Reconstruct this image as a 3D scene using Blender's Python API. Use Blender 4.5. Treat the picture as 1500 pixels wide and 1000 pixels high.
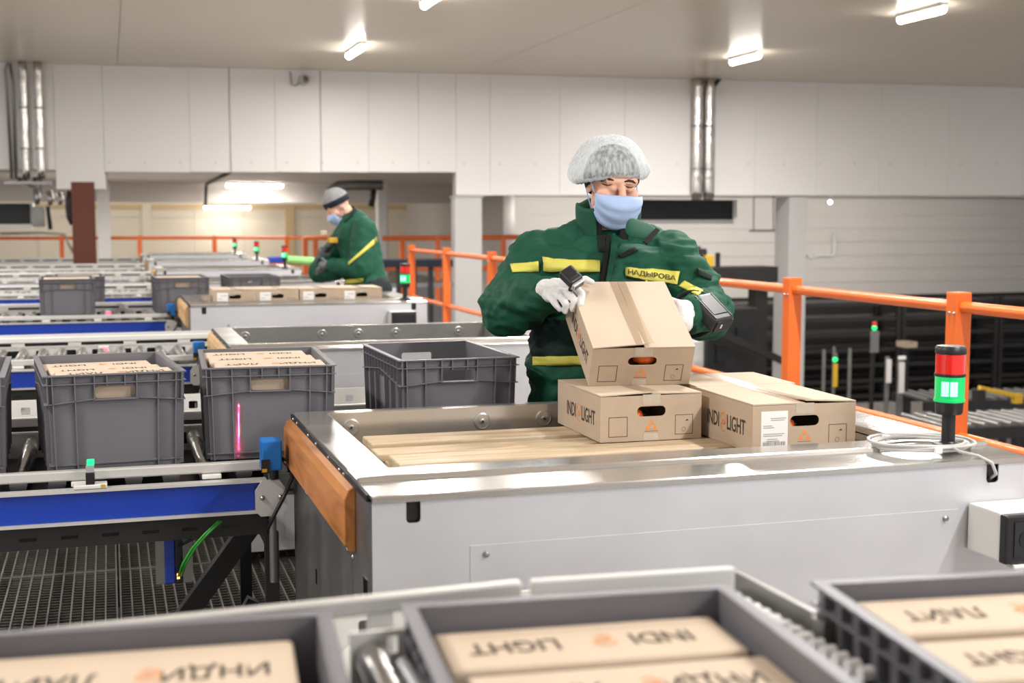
import bpy, bmesh, math, random
from mathutils import Vector, Matrix, noise
from mathutils.bvhtree import BVHTree
PI = math.pi
random.seed(7)
for o in list(bpy.data.objects):
    bpy.data.objects.remove(o, do_unlink=True)
scene = bpy.context.scene
COL = scene.collection

# ------------------------------------------------------------ camera, world, key light, exposure
FPX = 1915.0
YAW = math.radians(17.1)
PITCH = math.atan(180.0 / FPX)
EYE = Vector((0, 0, 1.52))
FH = Vector((math.sin(YAW), math.cos(YAW), 0))
FW = (FH * math.cos(PITCH) - Vector((0, 0, 1)) * math.sin(PITCH)).normalized()
RT = Vector((math.cos(YAW), -math.sin(YAW), 0))
UPV = RT.cross(FW)
cam_d = bpy.data.cameras.new('camera')
cam = bpy.data.objects.new('camera', cam_d)
COL.objects.link(cam)
cam.location = EYE
cam.rotation_euler = (PI / 2 - PITCH, 0, -YAW)
cam_d.sensor_width = 36.0
cam_d.lens = FPX / 1500.0 * 36.0
cam_d.clip_start = 0.05
cam_d.clip_end = 200
cam_d.dof.use_dof = True
cam_d.dof.focus_distance = 3.9
cam_d.dof.aperture_fstop = 3.8
scene.camera = cam

world = bpy.data.worlds.new('world')
scene.world = world
world.use_nodes = True
bg = world.node_tree.nodes['Background']
bg.inputs[0].default_value = (0.97, 0.97, 1.0, 1)
bg.inputs[1].default_value = 0.92

def area_light(name, loc, target, energy, sx, sy, color=(1, 1, 1), parent=None):
    ld = bpy.data.lights.new(name, 'AREA')
    ld.shape = 'RECTANGLE'
    ld.size, ld.size_y = sx, sy
    ld.energy = energy
    ld.color = color
    lo = bpy.data.objects.new(name, ld)
    COL.objects.link(lo)
    lo.location = loc
    lo.rotation_euler = (Vector(target) - Vector(loc)).to_track_quat('-Z', 'Y').to_euler()
    if parent:
        lo.parent = parent
    return lo
area_light('key_lamp', (2.7, -0.5, 2.75), (1.3, 3.6, 0.9), 66, 0.5, 0.5, (1, 1, 1))

scene.view_settings.view_transform = 'Standard'
scene.view_settings.look = 'None'
scene.view_settings.gamma = 1.0
scene.view_settings.exposure = -0.18
scene.view_settings.use_curve_mapping = False
scene.cycles.use_denoising = True
scene.cycles.max_bounces = 8
scene.cycles.sample_clamp_indirect = 6.0

def at(px, py, d):
    """point seen at picture position px,py at depth d along the lens axis"""
    return EYE + (FW + RT * ((px - 750) / FPX) - UPV * ((py - 500) / FPX)) * d
def atY(px, py, Y):
    r = FW + RT * ((px - 750) / FPX) - UPV * ((py - 500) / FPX)
    return EYE + r * (Y / r.y)

# ------------------------------------------------------------ materials
def lin(h):
    if isinstance(h, str):
        c = [int(h[i:i + 2], 16) / 255 for i in (0, 2, 4)]
        return tuple((v / 12.92 if v <= 0.04045 else ((v + 0.055) / 1.055) ** 2.4) for v in c) + (1,)
    return tuple(h) + (1,)
def mat(name, col, rough=0.5, metal=0.0, var=0.0, scale=(8, 8, 8), bump=0.0, col2=None, rvar=0.0,
        emit=None, estr=0.0, alpha=1.0, trans=0.0, coat=0.0, detail=4.0, spec=0.5):
    m = bpy.data.materials.new(name)
    m.use_nodes = True
    nt = m.node_tree
    b = nt.nodes['Principled BSDF']
    c = lin(col)
    b.inputs['Base Color'].default_value = c
    b.inputs['Roughness'].default_value = rough
    b.inputs['Metallic'].default_value = metal
    b.inputs['Specular IOR Level'].default_value = spec
    b.inputs['Coat Weight'].default_value = coat
    b.inputs['Alpha'].default_value = alpha
    b.inputs['Transmission Weight'].default_value = trans
    if emit:
        b.inputs['Emission Color'].default_value = lin(emit)
        b.inputs['Emission Strength'].default_value = estr
    if var or bump or rvar or col2:
        tc = nt.nodes.new('ShaderNodeTexCoord')
        mp = nt.nodes.new('ShaderNodeMapping')
        mp.inputs['Scale'].default_value = scale
        nz = nt.nodes.new('ShaderNodeTexNoise')
        nz.inputs['Scale'].default_value = 1.0
        nz.inputs['Detail'].default_value = detail
        nz.inputs['Roughness'].default_value = 0.6
        nt.links.new(tc.outputs['Object'], mp.inputs['Vector'])
        nt.links.new(mp.outputs['Vector'], nz.inputs['Vector'])
        if var or col2:
            rp = nt.nodes.new('ShaderNodeValToRGB')
            c2 = lin(col2) if col2 else tuple(max(0, v * (1 - var)) for v in c[:3]) + (1,)
            c1 = c if col2 else tuple(min(1, v * (1 + var * 0.6)) for v in c[:3]) + (1,)
            rp.color_ramp.elements[0].position = 0.3
            rp.color_ramp.elements[0].color = c2
            rp.color_ramp.elements[1].position = 0.7
            rp.color_ramp.elements[1].color = c1
            nt.links.new(nz.outputs['Fac'], rp.inputs['Fac'])
            nt.links.new(rp.outputs['Color'], b.inputs['Base Color'])
        if rvar:
            mr = nt.nodes.new('ShaderNodeMapRange')
            mr.inputs['From Min'].default_value = 0.3
            mr.inputs['From Max'].default_value = 0.7
            mr.inputs['To Min'].default_value = max(0.03, rough - rvar)
            mr.inputs['To Max'].default_value = min(1, rough + rvar)
            nt.links.new(nz.outputs['Fac'], mr.inputs['Value'])
            nt.links.new(mr.outputs['Result'], b.inputs['Roughness'])
        if bump:
            bp = nt.nodes.new('ShaderNodeBump')
            bp.inputs['Strength'].default_value = bump
            bp.inputs['Distance'].default_value = 0.01
            nt.links.new(nz.outputs['Fac'], bp.inputs['Height'])
            nt.links.new(bp.outputs['Normal'], b.inputs['Normal'])
    return m
M = dict(
    wall=mat('white wall panel', 'e6e2de', 0.42, 0, 0.02, (0.4, 0.4, 0.4), 0.0, rvar=0.015),
    ceil=mat('ceiling panel', 'e0d4c4', 0.3, 0, 0.02, (0.2, 0.2, 0.2)),
    beige=mat('beige panel', 'e2d6c2', 0.6, 0, 0.05, (0.3, 0.3, 0.8)),
    yellowish=mat('yellow timber strip', 'd0b68c', 0.6, 0, 0.1, (1, 1, 1)),
    greywall=mat('grey cladding', 'ccc6bf', 0.6, 0, 0.04, (0.3, 0.3, 0.3)),
    column=mat('white column paint', 'c9c6c3', 0.5, 0, 0.03, (1, 1, 1)),
    concrete=mat('pale concrete', '8f8a84', 0.8, 0, 0.1, (1, 1, 1)),
    rust=mat('red brown primer', '5e2a16', 0.6, 0, 0.12, (3, 3, 1.5)),
    dark=mat('dark concrete', '262422', 0.8, 0, 0.2, (1, 1, 1)),
    black=mat('black steel', '1d1c1c', 0.45, 0, 0.15, (6, 6, 6)),
    rubber=mat('black plastic', '161617', 0.42),
    gloss=mat('black window', '060607', 0.12, coat=0.5),
    steel=mat('brushed stainless', 'c6c3be', 0.2, 0.82, 0.06, (2, 7, 3), 0.0, rvar=0.05, detail=7),
    sheet=mat('galvanised sheet front', 'cfcfd2', 0.42, 0.55, 0.05, (3, 3, 3), 0.02, rvar=0.08, detail=6),
    sideplate=mat('steel side plate', '8d8b88', 0.4, 0.85, 0.08, (5, 5, 5), rvar=0.08),
    chrome=mat('roller steel', 'b0aeab', 0.28, 1.0, 0.04, (2, 2, 2), rvar=0.06),
    alu=mat('aluminium rail', 'd3d1cd', 0.38, 0.45, 0.03, (2, 10, 10)),
    whitem=mat('white enamel', 'd9d7d2', 0.45, 0.0, 0.03, (3, 3, 3)),
    blue=mat('blue enamel beam', '0838a6', 0.38, 0.0, 0.1, (2, 2, 2), coat=0.2),
    scanblue=mat('blue scanner housing', '1269b5', 0.4),
    crate=mat('grey crate plastic', '6c6a6f', 0.46, 0, 0.05, (5, 5, 5), 0.02),
    cratedk=mat('dark grey crate plastic', '4a484a', 0.46, 0, 0.05, (5, 5, 5), 0.02),
    card=mat('kraft cardboard', 'b4a08a', 0.75, 0, 0.06, (14, 3, 14), 0.03, detail=6),
    cardlt=mat('light kraft cardboard', 'c0ad97', 0.75, 0, 0.05, (10, 3, 10), 0.03, detail=6),
    cardin=mat('cardboard inside', '7d6146', 0.85),
    tape=mat('brown packing tape', 'a98f6e', 0.25, 0, 0.06, (20, 4, 4), alpha=0.45),
    cleartape=mat('clear tape strip', 'd8cbb8', 0.15, 0, 0.1, (20, 20, 20), coat=0.6, alpha=0.6),
    ink=mat('dark print', '3d3428', 0.8),
    inklt=mat('brown print', '7a6048', 0.8),
    orangeink=mat('orange print', 'dd8a4a', 0.8),
    paper=mat('white label', 'e6e4e2', 0.6),
    greyink=mat('grey print', '8e8e90', 0.8),
    tomato=mat('orange produce', 'e2621f', 0.3, coat=0.3, var=0.1, scale=(20, 20, 20)),
    orange=mat('orange rail paint', 'e2681c', 0.38, 0, 0.06, (4, 4, 4), coat=0.15),
    foil=mat('foil insulated pipe', 'cfcac4', 0.2, 1.0, 0.1, (8, 8, 14), 0.5, rvar=0.1),
    green_lamp=mat('lit green lens', '08a050', 0.2, emit='10d070', estr=0.65),
    green_core=mat('green bulb', '90f0c0', 0.3, emit='98ffd0', estr=1.6),
    red_lamp=mat('red lens', 'd01f14', 0.15, coat=0.5, emit='ff2010', estr=0.12),
    led_red=mat('red led', 'ff4060', 0.3, emit='ff5a78', estr=3.0),
    led_green=mat('green led', '20e080', 0.3, emit='20ff80', estr=1.4),
    led_orange=mat('orange led', 'ff9040', 0.3, emit='ffa050', estr=5.0),
    tube=mat('lamp diffuser', 'ffffff', 0.4, emit='fffaf0', estr=46.0),
    cable=mat('grey cable', 'b5b3af', 0.45),
    greencable=mat('green cable', '2f9a2f', 0.45),
    jacket=mat('green jacket cloth', '124d38', 0.72, 0, 0.12, (9, 9, 9), 0.08, spec=0.3),
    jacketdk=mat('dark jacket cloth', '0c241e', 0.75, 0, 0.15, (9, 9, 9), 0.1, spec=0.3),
    stripe=mat('yellow reflective tape', 'd8cf5a', 0.5, 0, 0.06, (30, 30, 30)),
    velcro=mat('black velcro', '141515', 0.95),
    skin=mat('skin', 'e0ad94', 0.5, 0, 0.08, (25, 25, 25), spec=0.4),
    brow=mat('dark hair', '2a1c14', 0.8),
    lip=mat('eyelid line', '5a3524', 0.7),
    navy=mat('navy knit', '151a28', 0.9, 0, 0.2, (60, 60, 60), 0.2),
    greyknit=mat('grey knit', '8f9090', 0.9, 0, 0.2, (50, 50, 50), 0.2),
    mask=mat('pale blue mask cloth', 'a9bfe4', 0.85, 0, 0.05, (20, 20, 20), 0.05),
    glove=mat('white cotton glove', 'd9d7d6', 0.9, 0, 0.06, (90, 90, 90), 0.12),
    greyglove=mat('grey glove', '6e6f72', 0.9),
    device=mat('charcoal device plastic', '2b2b2d', 0.42),
    devlt=mat('silver device plastic', 'aeb0b2', 0.35, 0.3),
    trousers=mat('dark trousers', '141c1b', 0.85),
    yellow=mat('yellow paint', 'c49a24', 0.5),
    grating=mat('galvanised grating', '6f6b64', 0.45, 0.5, 0.15, (6, 6, 6)),
    gratedk=mat('grating cross rods', '77736c', 0.5, 0.7),
    rack=mat('dark rack steel', '2a2826', 0.6, 0.3, 0.2, (2, 2, 2)),
)
def wood(name, c1, c2, c3, sc, dist=6.0, rough=0.55):
    m = bpy.data.materials.new(name)
    m.use_nodes = True
    nt = m.node_tree
    b = nt.nodes['Principled BSDF']
    b.inputs['Roughness'].default_value = rough
    tc = nt.nodes.new('ShaderNodeTexCoord')
    mp = nt.nodes.new('ShaderNodeMapping')
    mp.inputs['Scale'].default_value = sc
    oi = nt.nodes.new('ShaderNodeObjectInfo')
    ad = nt.nodes.new('ShaderNodeVectorMath')
    ad.operation = 'ADD'
    n1 = nt.nodes.new('ShaderNodeTexNoise')
    n1.inputs['Scale'].default_value = 1
    n1.inputs['Detail'].default_value = 6
    n1.inputs['Distortion'].default_value = 1.2
    rp = nt.nodes.new('ShaderNodeValToRGB')
    e = rp.color_ramp.elements
    e[0].position, e[0].color = 0.28, lin(c1)
    e[1].position, e[1].color = 0.75, lin(c2)
    k = e.new(0.5)
    k.color = lin(c3)
    cm = nt.nodes.new('ShaderNodeVectorMath')
    cm.operation = 'SCALE'
    cm.inputs[3].default_value = 13.0
    nt.links.new(oi.outputs['Location'], cm.inputs[0])
    nt.links.new(tc.outputs['Object'], mp.inputs['Vector'])
    nt.links.new(mp.outputs['Vector'], ad.inputs[0])
    nt.links.new(cm.outputs[0], ad.inputs[1])
    nt.links.new(ad.outputs[0], n1.inputs['Vector'])
    nt.links.new(n1.outputs['Fac'], rp.inputs['Fac'])
    nt.links.new(rp.outputs['Color'], b.inputs['Base Color'])
    return m
M['pallet'] = wood('raw pallet pine', '9c8568', 'cbb99e', 'bca688', (2.0, 22, 22))
M['board'] = wood('varnished pine board', '8a5524', 'c98a4b', 'b87438', (30, 2.2, 16), rough=0.4)
M['boardlt'] = wood('pale pine board', 'b58c58', 'd9b583', 'cba26c', (30, 2.2, 16), rough=0.5)

# ------------------------------------------------------------ mesh helpers
class MB:
    def __init__(s):
        s.v, s.f = [], []
    def add(s, vs, fs):
        n = len(s.v)
        s.v += [tuple(v) for v in vs]
        s.f += [tuple(i + n for i in f) for f in fs]
        return s
    def box(s, x0, y0, z0, x1, y1, z1):
        return s.add([(x0, y0, z0), (x1, y0, z0), (x1, y1, z0), (x0, y1, z0), (x0, y0, z1), (x1, y0, z1), (x1, y1, z1), (x0, y1, z1)],
                     [(0, 3, 2, 1), (4, 5, 6, 7), (0, 1, 5, 4), (1, 2, 6, 5), (2, 3, 7, 6), (3, 0, 4, 7)])
    def obox(s, c, size, mtx):
        c = Vector(c)
        hx, hy, hz = size[0] / 2, size[1] / 2, size[2] / 2
        vs = [c + mtx @ Vector((a * hx, b * hy, d * hz)) for d in (-1, 1) for a, b in ((-1, -1), (1, -1), (1, 1), (-1, 1))]
        return s.add(vs, [(0, 3, 2, 1), (4, 5, 6, 7), (0, 1, 5, 4), (1, 2, 6, 5), (2, 3, 7, 6), (3, 0, 4, 7)])
    def bar(s, p0, p1, w, h):
        p0, p1 = Vector(p0), Vector(p1)
        d = p1 - p0
        return s.obox((p0 + p1) / 2, (w, d.length, h), d.to_track_quat('Y', 'Z').to_matrix())
    def cyl(s, p0, p1, r0, r1=None, n=12, caps=True):
        p0, p1 = Vector(p0), Vector(p1)
        r1 = r0 if r1 is None else r1
        q = (p1 - p0).to_track_quat('Z', 'Y').to_matrix()
        vs = [p0 + q @ Vector((r0 * math.cos(2 * PI * i / n), r0 * math.sin(2 * PI * i / n), 0)) for i in range(n)]
        vs += [p1 + q @ Vector((r1 * math.cos(2 * PI * i / n), r1 * math.sin(2 * PI * i / n), 0)) for i in range(n)]
        fs = [(i, (i + 1) % n, n + (i + 1) % n, n + i) for i in range(n)]
        if caps:
            fs += [tuple(range(n - 1, -1, -1)), tuple(range(n, 2 * n))]
        return s.add(vs, fs)
    def tube(s, pts, r, n=8):
        pts = [Vector(p) for p in pts]
        vs, fs = [], []
        prev = None
        for i, p in enumerate(pts):
            t = (pts[min(i + 1, len(pts) - 1)] - pts[max(i - 1, 0)]).normalized()
            if prev is None:
                a = t.orthogonal().normalized()
            else:
                a = (prev - t * prev.dot(t)).normalized()
            prev = a
            b = t.cross(a)
            rr = r[i] if isinstance(r, (list, tuple)) else r
            vs += [p + (a * math.cos(2 * PI * k / n) + b * math.sin(2 * PI * k / n)) * rr for k in range(n)]
        for i in range(len(pts) - 1):
            fs += [(i * n + k, i * n + (k + 1) % n, (i + 1) * n + (k + 1) % n, (i + 1) * n + k) for k in range(n)]
        fs += [tuple(range(n - 1, -1, -1)), tuple(range((len(pts) - 1) * n, len(pts) * n))]
        return s.add(vs, fs)
    def lathe(s, prof, c=(0, 0, 0), mtx=None, n=20):
        c = Vector(c)
        mtx = mtx or Matrix.Identity(3)
        vs, fs = [], []
        for r, z in prof:
            vs += [c + mtx @ Vector((r * math.cos(2 * PI * k / n), r * math.sin(2 * PI * k / n), z)) for k in range(n)]
        for i in range(len(prof) - 1):
            fs += [(i * n + k, i * n + (k + 1) % n, (i + 1) * n + (k + 1) % n, (i + 1) * n + k) for k in range(n)]
        fs += [tuple(range(n - 1, -1, -1)), tuple(range((len(prof) - 1) * n, len(prof) * n))]
        return s.add(vs, fs)
    def sphere(s, c, r, mtx=None, n=14, m=9):
        c = Vector(c)
        r = Vector((r, r, r)) if not hasattr(r, '__len__') else Vector(r)
        mtx = mtx or Matrix.Identity(3)
        vs = [c + mtx @ Vector((0, 0, r.z))]
        for i in range(1, m):
            t = PI * i / m
            vs += [c + mtx @ Vector((r.x * math.sin(t) * math.cos(2 * PI * k / n), r.y * math.sin(t) * math.sin(2 * PI * k / n), r.z * math.cos(t))) for k in range(n)]
        vs.append(c + mtx @ Vector((0, 0, -r.z)))
        fs = [(0, 1 + k, 1 + (k + 1) % n) for k in range(n)]
        for i in range(m - 2):
            a = 1 + i * n
            fs += [(a + k, a + n + k, a + n + (k + 1) % n, a + (k + 1) % n) for k in range(n)]
        L = len(vs) - 1
        a = 1 + (m - 2) * n
        fs += [(L, a + (k + 1) % n, a + k) for k in range(n)]
        return s.add(vs, fs)
    def capsule(s, p0, p1, r0, r1, n=14):
        s.sphere(p0, r0, n=n)
        s.sphere(p1, r1, n=n)
        return s.cyl(p0, p1, r0, r1, n=n)
    def prism(s, poly, a0, a1, axis='y'):
        """poly: 2-D outline; extruded along an axis"""
        n = len(poly)
        def P(u, v, a):
            return {'y': (u, a, v), 'x': (a, u, v), 'z': (u, v, a)}[axis]
        vs = [P(u, v, a0) for u, v in poly] + [P(u, v, a1) for u, v in poly]
        return s.add(vs, [tuple(range(n)), tuple(range(2 * n - 1, n - 1, -1))] + [(i, n + i, n + (i + 1) % n, (i + 1) % n) for i in range(n)])
    def hole_plate(s, u0, u1, v0, v1, cu, cv, hw, hh, rad, t0, t1, axis='y', n=6):
        """plate with one rounded hole; thickness t0..t1 along the axis"""
        pts = []
        for sx, sy, a0 in ((1, 1, 0), (-1, 1, 90), (-1, -1, 180), (1, -1, 270)):
            for k in range(n + 1):
                a = math.radians(a0 + 90 * k / n)
                pts.append((sx * (hw - rad) + rad * math.cos(a), sy * (hh - rad) + rad * math.sin(a)))
        def outer(du, dv):
            k = 1e9
            if du > 1e-9: k = min(k, (u1 - cu) / du)
            if du < -1e-9: k = min(k, (u0 - cu) / du)
            if dv > 1e-9: k = min(k, (v1 - cv) / dv)
            if dv < -1e-9: k = min(k, (v0 - cv) / dv)
            return (cu + du * k, cv + dv * k)
        ring = [((cu + a, cv + b), outer(a, b)) for a, b in pts]
        full = []
        corners = [(u1, v1), (u0, v1), (u0, v0), (u1, v0)]
        m = len(ring)
        for i in range(m):
            full.append(ring[i])
            (i0, o0), (i1, o1) = ring[i], ring[(i + 1) % m]
            for c in corners:
                a0 = math.atan2(o0[1] - cv, o0[0] - cu)
                a1 = math.atan2(o1[1] - cv, o1[0] - cu)
                ac = math.atan2(c[1] - cv, c[0] - cu)
                da = (a1 - a0) % (2 * PI)
                dc = (ac - a0) % (2 * PI)
                if 1e-6 < dc < da - 1e-6:
                    k = dc / da
                    full.append(((i0[0] + (i1[0] - i0[0]) * k, i0[1] + (i1[1] - i0[1]) * k), c))
        m = len(full)
        def P(u, v, a):
            return {'y': (u, a, v), 'x': (a, u, v), 'z': (u, v, a)}[axis]
        vs = []
        for (iu, iv), (ou, ov) in full:
            vs += [P(iu, iv, t0), P(ou, ov, t0), P(iu, iv, t1), P(ou, ov, t1)]
        fs = []
        for i in range(m):
            a, b = 4 * i, 4 * ((i + 1) % m)
            fs += [(a, b, b + 1, a + 1), (a + 2, a + 3, b + 3, b + 2), (a, a + 2, b + 2, b), (a + 1, b + 1, b + 3, a + 3)]
        return s.add(vs, fs)
    def tf(s, fn):
        s.v = [tuple(fn(Vector(v))) for v in s.v]
        return s
    def mesh(s, name, m, smooth=False):
        me = bpy.data.meshes.new(name)
        me.from_pydata(s.v, [], s.f)
        bm = bmesh.new()
        bm.from_mesh(me)
        bmesh.ops.recalc_face_normals(bm, faces=bm.faces)
        bm.to_mesh(me)
        bm.free()
        me.materials.append(M[m] if isinstance(m, str) else m)
        if smooth:
            me.shade_smooth()
            if smooth == 'auto':
                me.set_sharp_from_angle(angle=math.radians(40))
        return me
    def build(s, name, m, parent=None, smooth=False, bevel=0, seg=2):
        me = s.mesh(name, m, smooth)
        o = link(name, me, parent)
        if bevel:
            bv = o.modifiers.new('edge', 'BEVEL')
            bv.width = bevel
            bv.segments = seg
            bv.limit_method = 'ANGLE'
            bv.angle_limit = math.radians(40)
        return o
def link(name, me, parent=None):
    o = bpy.data.objects.new(name, me)
    COL.objects.link(o)
    if parent:
        o.parent = parent
    return o
def tag(o, label=None, cat=None, group=None, kind=None):
    if label: o['label'] = label
    if cat: o['category'] = cat
    if group: o['group'] = group
    if kind: o['kind'] = kind
    return o
def thing(name, label, cat, loc=(0, 0, 0), rz=0.0, group=None):
    o = bpy.data.objects.new(name, None)
    COL.objects.link(o)
    o.empty_display_size = 0.1
    o.location = loc
    o.rotation_euler = (0, 0, rz)
    return tag(o, label, cat, group)
def struct(mb, name, m, parent=None, bevel=0):
    o = mb.build(name, m, parent, bevel=bevel)
    if not parent: o['kind'] = 'structure'
    return o
KIDS = {}
def kids(o):
    return [c for c in bpy.data.objects if c.parent == o]
def dup(root, loc, rz=None, label=None, group=None, skip=()):
    """copy of a thing with its parts and sub-parts"""
    def cp(o, par):
        c = o.copy()
        COL.objects.link(c)
        if par: c.parent = par
        for k in KIDS[o.name]:
            if k.name.split('.')[0] not in skip:
                cp(k, c)
        return c
    def scan(o):
        if o.name not in KIDS:
            KIDS[o.name] = list(o.children)
        for k in KIDS[o.name]: scan(k)
    scan(root)
    r = cp(root, None)
    r.location = loc
    if rz is not None: r.rotation_euler = (0, 0, rz)
    if label: r['label'] = label
    if group: r['group'] = group
    return r
TXT = {}
def text_mesh(body, size, m, squeeze=1.0, align='CENTER'):
    key = (body, size, m, squeeze, align)
    if key in TXT: return TXT[key]
    c = bpy.data.curves.new('lettering', 'FONT')
    c.body = body
    c.size = size
    c.align_x = align
    c.align_y = 'CENTER'
    c.resolution_u = 3
    c.offset = size * 0.014
    o = bpy.data.objects.new('lettering', c)
    COL.objects.link(o)
    bpy.context.view_layer.update()
    me = bpy.data.meshes.new_from_object(o.evaluated_get(bpy.context.evaluated_depsgraph_get()))
    bpy.data.objects.remove(o, do_unlink=True)
    bpy.data.curves.remove(c)
    for v in me.vertices: v.co.x *= squeeze
    me.materials.clear()
    me.materials.append(M[m])
    me.name = 'lettering'
    TXT[key] = me
    return me

# ------------------------------------------------------------ the setting
CEIL = 3.887
WA = math.atan(0.08)
def wpt(px, py):
    r = FW + RT * ((px - 750) / FPX) - UPV * ((py - 500) / FPX)
    t = 21.473 / (r.y + 0.08 * r.x)
    return r.x * t * math.sqrt(1.0064), EYE.z + r.z * t

# lower hall floor and platform floor
struct(MB().box(-12, -4, -3.2, 34, 42, -3.0), 'floor_lower', 'concrete')
fl = MB()
fl.box(-6, -2.0, -0.06, 3.95, 3.83, -0.02)
fl.box(-6, 3.83, -0.06, -2.0, 8.83, -0.02)
fl.box(2.0, 3.83, -0.06, 3.95, 8.83, -0.02)
fl.box(-6, 8.83, -0.06, 3.95, 30, -0.02)
fl.box(-6, 30, -0.06, 9.0, 38, -0.02)
floor = struct(fl, 'floor', 'concrete')
struct(MB().box(-2.0, 3.83, -0.42, 2.0, 8.83, -0.36), 'floor_shade', 'dark')  # dark slab standing in for the shade below the grating
g = MB()
nb = 24
for i in range(nb):
    x = i * 1.0 / (nb - 1)
    g.box(x * 0.985 + 0.004, 0.004, -0.035, x * 0.985 + 0.010, 0.992, 0)
for i in range(26):
    y = 0.02 + i * 0.96 / 25
    g.box(0.004, y - 0.002, -0.012, 0.995, y + 0.002, -0.006)
g.box(0.002, 0.0, -0.035, 0.997, 0.008, 0.001)
g.box(0.002, 0.985, -0.035, 0.997, 0.993, 0.001)
gm = g.mesh('grating_panel', 'grating')
for iy in range(5):
    for ix in range(4):
        link('grating_panel', gm, floor).location = (-2 + ix, 3.83 + iy, 0)
for iy in range(6):
    gb = MB().box(-2.0, 3.80 + iy, -0.16, 2.0, 3.86 + iy, -0.036)
    gb.build('grating_beam', 'black', floor)

# ceiling in long panels
cl = struct(MB().box(-11, -4, CEIL + 0.03, 24, 23, CEIL + 0.2), 'ceiling', 'ceil')
xs = [-10.8, -5.3, 0.2, 5.7, 11.2, 16.7, 22.2]
for a, b in zip(xs[:-1], xs[1:]):
    MB().box(a + 0.006, -4, CEIL, b - 0.006, 22.2, CEIL + 0.028).build('ceiling_panel', 'ceil', cl)

# far wall of the hall: white sandwich panels down to a soffit, openings below
wb = bpy.data.objects.new('wall_back', None)
COL.objects.link(wb)
wb.location = (0, 21.473, 0)
wb.rotation_euler = (0, 0, -WA)
wb['kind'] = 'structure'
edges = [-90, 80, 152, 278, 337, 403, 470, 540, 613, 668, 718, 820, 915, 1012, 1107, 1197, 1290, 1390, 1500, 1620]
for a, b in zip(edges[:-1], edges[1:]):
    ua, ub = wpt(a, 200)[0], wpt(b, 200)[0]
    zb = wpt((a + b) / 2, 248 if b <= 80 else 277 if b <= 152 else 252 if b <= 668 else 286)[1]
    MB().box(ua + (0.006 if a in (337, 470) else 0.0018), 0, zb, ub - (0.006 if b in (337, 470) else 0.0018), 0.06, CEIL - 0.002).build('wall_panel', 'wall', wb, bevel=0.003)
    MB().box(ua, 0.065, zb, ub, 0.32, CEIL - 0.002).build('wall_core', 'greywall', wb)
    if b > 668:
        MB().box(ua, -0.012, zb + 0.0, ub, 0.0, zb + 0.05).build('edge_trim', 'wall', wb)
for px in range(160, 1500, 52):
    u, z = wpt(px, 238 if px < 668 else 240)
    MB().cyl((u, -0.008, z), (u, 0.0, z), 0.018, n=8).build('panel_fixing', 'greywall', wb)
ua, ub = wpt(666, 300)[0], wpt(706, 300)[0]
zt = wpt(690, 287)[1]
MB().box(ua, 0.0, -3, ub, 0.35, zt).build('wall_column', 'column', wb, bevel=0.01)
MB().box(ua - 0.03, -0.02, zt - 0.02, ub + 0.03, 0.35, zt).build('column_head', 'column', wb)
ua, ub = wpt(1157, 300)[0], wpt(1183, 300)[0]
MB().box(ua, 0.0, -3, ub, 0.62, zt).build('wall_column', 'column', wb, bevel=0.01)
# red-brown steel column under the soffit
bc = thing('steel_column', None, None, (0, 0, 0))
bc['kind'] = 'structure'
p0, p1 = atY(106, 330, 20.6), atY(140, 330, 20.6)
MB().box(p0.x, 20.5, 0, p1.x, 20.52, 2.06).build('column_flange', 'rust', bc)
MB().box(p0.x, 20.78, 0, p1.x, 20.8, 2.06).build('column_flange', 'rust', bc)
MB().box((p0.x + p1.x) / 2 - 0.01, 20.52, 0, (p0.x + p1.x) / 2 + 0.01, 20.78, 2.06).build('column_web', 'rust', bc)

# side bay beyond the opening
struct(MB().box(-8, 21.9, 2.31, 8.2, 30.0, 2.5), 'ceiling_bay', 'greywall')
struct(MB().box(-8, 30.3, 2.9, 8.4, 37.0, 3.05), 'ceiling_bay_rear', 'greywall')
struct(MB().box(-8, 30.0, 1.88, 8.4, 30.3, 2.5), 'beam_bay', 'greywall')
wbb = MB().box(-10, 37.06, -0.02, 12, 37.3, 3.0)
wbb = struct(wbb, 'wall_bay', 'beige')
x = -9.9
while x < 11.4:
    MB().box(x + 0.006, 37.0, 0.0, x + 1.35 - 0.006, 37.055, 1.55).build('bay_panel', 'beige', wbb)
    MB().box(x + 0.006, 37.0, 1.56, x + 1.35 - 0.006, 37.055, 3.0).build('bay_panel', 'beige', wbb)
    x += 1.35
MB().box(-9, 36.93, 1.78, 10, 37.0, 1.90).build('timber_strip', 'yellowish', wbb)
for px in (215, 425):
    q = atY(px, 320, 36.9)
    MB().box(q.x - 0.12, 36.9, 0, q.x + 0.12, 37.0, 1.9).build('wall_post', 'yellowish' if px == 425 else 'beige', wbb)
q0, q1 = atY(143, 330, 29), atY(162, 330, 29)
struct(MB().box(q0.x, 28.9, 0, q1.x, 29.2, 2.31), 'column_bay', 'column', bevel=0.01)
q0, q1 = atY(553, 330, 27), atY(566, 330, 27)
struct(MB().box(q0.x, 26.9, 0, q1.x, 27.2, 2.31), 'column_bay.001', 'column', bevel=0.01)
# wall of the side hall to the right, horizontal cladding
wr = struct(MB().box(8.3, 31.06, -0.55, 32, 31.3, 3.0), 'wall_right', 'greywall')
for k in range(8):
    z = -0.55 + k * 0.36
    MB().box(8.3, 31.0, z + 0.004, 32, 31.05, z + 0.356).build('cladding_board', 'greywall', wr)
struct(MB().box(8.5, 21.9, 2.05, 34, 31.0, 2.2), 'ceiling_hall', 'greywall')
struct(MB().box(8.3, 31.0, -3.0, 32, 31.3, -0.56), 'wall_lower', 'dark')
struct(MB().box(8.2, 27.3, -3.0, 8.45, 37.0, 3.0), 'wall_divider', 'greywall')

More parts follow.
